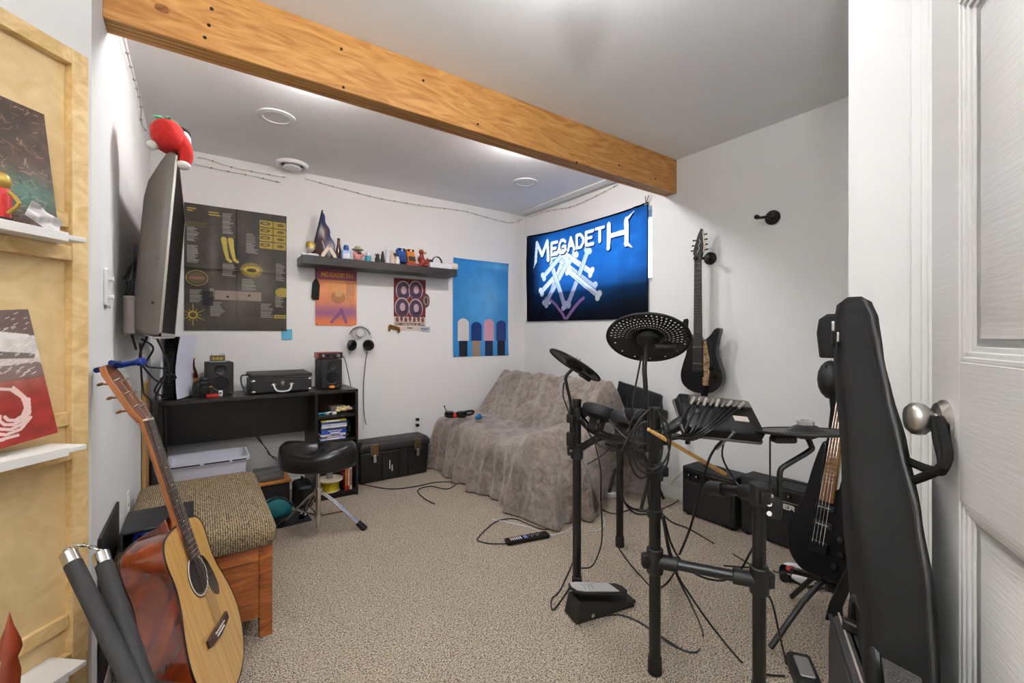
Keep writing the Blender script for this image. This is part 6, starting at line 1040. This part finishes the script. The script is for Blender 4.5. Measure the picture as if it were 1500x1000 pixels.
st = thing('bass_stand', 'black tubular floor stand under the bass guitar', 'stand', (bc.x, bc.y, 0)); hm = abs_matrix(bg); qv = lambda x, y, z: hm @ Vector((x, y, z)); ft = qv(0, -.25, -.02)
part('mast', MB().tube([qv(0, -.26, -.075), qv(0, .36, -.085)], .011, 10), hook, st, world=True); part('yoke', MB().tube(smooth([qv(-.045, .36, .02), qv(-.05, .36, -.05), qv(0, .36, -.085), qv(.05, .36, -.05), qv(.045, .36, .02)], 5), .008, 8), hook, st, world=True)
for s in (-1, 1): part('cradle', MB().tube(smooth([qv(0, -.26, -.075), qv(s * .08, -.262, -.06), qv(s * .085, -.262, .03)], 5), .010, 10), hook, st, world=True)
g0 = qv(0, -.2, -.08)
for d in (-RV * .22 - FV * .06, -RV * .02 - FV * .17, RV * .06 + FV * .26): e = Vector((ft.x, ft.y, .012)) + d; part('leg', MB().tube([g0, (g0 + e) / 2 + UV * .02, e], .010, 10), hook, st, world=True)
bs = thing('bass_strap', 'wide black strap hanging above the bass guitar', 'strap', qv(-.05, .32, 0)); part('webbing', MB().loft([[p - RV * .026, p + RV * .026, p + RV * .026 + FV * .004, p - RV * .026 + FV * .004] for p in (dep(1216, 657, 1.84), dep(1222, 640, 1.88), dep(1226, 600, 1.9), dep(1222, 560, 1.9), dep(1218, 535, 1.9))]), black, bs, world=True); part('shoulder_pad', MB().ball(dep(1217, 556, 1.92), (.05, .05, .085)), black, bs, world=True)
# small toy on the carpet
v = atz(1172, 850); t = thing('toy_car', 'small black, white and red toy on the carpet below the bass', 'toy', v, rz=math.radians(20)); part('chassis', MB().prism(rrect(.10, .17, .03), .006, .04), blackg, t, bevel=.008)
for s in (-1, 1): part('side_shell', MB().ball((s * .05, .02 * s, .032), (.018, .055, .022)), white, t); part('side_wheel', MB().cyl((s * .045, -.06, .02), (s * .062, -.06, .02), .02, n=16), rubber, t); part('side_wheel', MB().cyl((s * .045, .06, .02), (s * .062, .06, .02), .02, n=16), rubber, t)
for y in (-.035, .035): part('red_dome', MB().ball((0, y, .042), (.026, .024, .014)), M('toy_red', (.60, .14, .12), .4, var=.5, scale=90), t)
solo('toy_cable', cable(flc([(1132, 836), (1145, 840), (1152, 846)]) , .003), black, 'short black cable reaching the toy on the carpet', 'cable', atz(1132, 836)); solo('stand_cable', cable(flc([(1190, 858), (1210, 862), (1235, 855), (1260, 850)]), .0035), black, 'black cable on the carpet between the toy and the closet', 'cable', atz(1200, 860))
# ================================================================== GIG BAG AND CASE BY THE DOOR
ga = Vector((.927, .375, 0)); gb = Vector((-.375, .927, 0)); GA0 = Vector((1.0, .30, 0)); nyl = M('bag_nylon', (.07, .066, .06), .8, bump=.08, bscale=300, var=.12, scale=9, spec=.25)
rows_ = [(.015, -.20, .20, -.012, -.075), (.05, -.24, .23, 0, -.083), (.25, -.25, .245, 0, -.085), (.45, -.21, .22, .0, -.085), (.55, -.175, .205, .002, -.085), (.66, -.145, .19, .006, -.085), (.76, -.115, .18, .012, -.085), (.86, -.07, .18, .018, -.08), (.95, -.015, .185, .022, -.068), (1.04, .045, .21, .024, -.058), (1.12, .10, .25, .026, -.052), (1.19, .145, .285, .026, -.046), (1.225, .165, .29, .02, -.036), (1.238, .18, .275, .006, -.02)]
def bagsec(z, a0, a1, b0, b1): return [GA0 + ga * x + gb * y + UV * z for x, y in rrect(a1 - a0, b0 - b1, min(.026, (b0 - b1) * .33), 4, ((a0 + a1) / 2, (b0 + b1) / 2))]
def lerp_rows(rs, n=5):
    P = [Vector((r[1], r[2], r[3])) for r in rs]; out = []
    for i in range(len(rs) - 1):
        for j in range(n): k = j / n; k2 = k * k * (3 - 2 * k) * .4 + k * .6; out.append(tuple(rs[i][q] + (rs[i + 1][q] - rs[i][q]) * (k2 if q else k) for q in range(5)))
    return out + [rs[-1]]
RR = lerp_rows(rows_); t = thing('gig_bag', 'tall black padded guitar gig bag leaning beside the door', 'gig bag', (1.0, .30, 0)); secs = [bagsec(*r) for r in RR]
secs = [[p + gb * .0025 * math.sin(p.z * 19 + p.x * 11) for p in s] for s in secs]
part('shell', MB().loft(secs), nyl, t, world=True, ang=70)
part('piping', MB().tube([GA0 + ga * (r[1] + .004) + gb * (r[4] + .012) + UV * r[0] for r in RR[:-4]], .005, 8), M('piping', (.11, .105, .1), .5), t, world=True); zp = part('zipper', MB().tube([GA0 + ga * (r[1] + .012) + gb * (r[3] - .012) + UV * r[0] for r in RR[:-4]], .0035, 6), M('zip_dark', (.19, .17, .155), .5), t, world=True)
part('top_hood', MB().loft([bagsec(z, a0, a1, b0, b1) for z, a0, a1, b0, b1 in ((1.10, .25, .35, .05, -.01), (1.16, .27, .375, .055, -.006), (1.195, .29, .38, .05, 0), (1.207, .31, .36, .035, .012))]), nyl, t, world=True, ang=70)
for px, py, l in ((1222, 470, .03), (1229, 486, .035)): a = dep(px, py, .93); pl_ = part('zip_pull', MB().b2(a - RV * .0, a - RV * .0 + Vector((.012, .006, -.022))), steel, zp, world=True, bevel=.002); part('pull_tab', MB().b2(a + UV * -.022 - RV * .004, a + UV * (-.022 - l) + Vector((.014, .004, 0))), rubber, zp, world=True, bevel=.002)
part('knob_loop', MB().tube(smooth([GA0 + ga * .03 + gb * -.06 + UV * .93, dep(1378, 690, .70), dep(1374, 640, .715), dep(1372, 612, .722), dep(1381, 632, .71), dep(1384, 680, .695), GA0 + ga * -.02 + gb * -.068 + UV * .90], 5), .0075, 8), nyl, t, world=True)
part('mesh_pocket', MB().prism([(0, .0), (.045, -.012), (.045, -.09), (.008, -.09)], 0, .006, frame(GA0 + ga * -.168 + gb * -.01 + UV * .665, gb * -1, UV + ga * .35)), M('pocket_mesh', (.20, .19, .18), .5, bump=.5, bscale=500), t, world=True, bevel=.002)
part('shoulder_strap', MB().loft([[p - RV * .016, p + RV * .016, p + RV * .016 + FV * .004, p - RV * .016 + FV * .004] for p in (dep(1252, 830, 1.04), dep(1238, 858, 1.05), dep(1226, 885, 1.05), dep(1220, 908, 1.05))]), nyl, t, world=True)
s1, s2 = dep(1213, 883, .90), dep(1250, 1000, .69); s1.z = s2.z = .60; dv = (s1 - s2).normalized(); wv_ = Vector((dv.y, -dv.x, 0)); cm = frame(s1, -dv, wv_); ux = cm.to_3x3().col[2].z
t = thing('soft_case', 'dark grey soft instrument case standing beside the gig bag', 'case', (s1.x, s1.y, 0)); sg = M('case_grey', (.165, .15, .15), .75, bump=.25, bscale=260); cs_ = []
for z, g in ((0.004, .012), (.02, .004), (.1, 0), (.555, 0), (.585, .003), (.598, .012), (.60, .02)): cs_.append([s1 - dv * (x) + wv_ * y + UV * (z - .60) for x, y in rrect(.44 - 2 * g, .056 - 2 * g * .5, .02, 4, (.22, .026))])
part('shell', MB().loft(cs_), sg, t, world=True, ang=70); part('seam', MB().tube([s1 - dv * x + wv_ * .016 + UV * .0012 for x in (.01, .2, .42)], .002, 6), M('seam_pale', (.62, .58, .55), .6), t, world=True); part('edge_piping', MB().tube([s1 - dv * x + wv_ * .002 - UV * .006 for x in (.012, .2, .42)], .004, 6), M('case_piping', (.09, .085, .085), .5), t, world=True)
hd_ = part('handle', MB().tube(smooth([s1 - dv * .05 + wv_ * .03, s1 - dv * .06 + wv_ * .032 + UV * .06, s1 - dv * .14 + wv_ * .034 + UV * .075, s1 - dv * .21 + wv_ * .034 + UV * .05, s1 - dv * .22 + wv_ * .034], 6), .007, 8), black, t, world=True); part('handle_wrap', MB().b2(s1 - dv * .05 + wv_ * .02, s1 - dv * .085 + wv_ * .045 + UV * .02), black, hd_, world=True, bevel=.004)
# ------------------------------------------------------------------ look-alikes share a group
GROUPS = {'poster': 'posters pinned on the back wall', 'desk_speaker': 'pair of desk speakers', 'wall_outlet': 'white wall outlets', 'light_string': 'unlit light strings at the ceiling', 'ceiling_lamp': 'round ceiling lamps', 'globe_lamp': 'globe lamps', 'movie_case': 'upright cases in the desk unit', 'small_gadget': 'gadgets on the desk unit shelf', 'guitar_amplifier': 'guitar amplifiers along the right wall', 'effect_pedal': 'effect pedals on the shelf', 'record_sleeve': 'record sleeves on the pine ledges', 'guitar_hanger': 'guitar hangers on the right wall', 'floor_cable': 'black cables on the carpet', 'bottle': 'bottles on the black shelf'}
for o in bpy.data.objects:
    k = o.name.split('.')[0]
    if o.parent is None and k in GROUPS and 'label' in o: o['group'] = GROUPS[k]
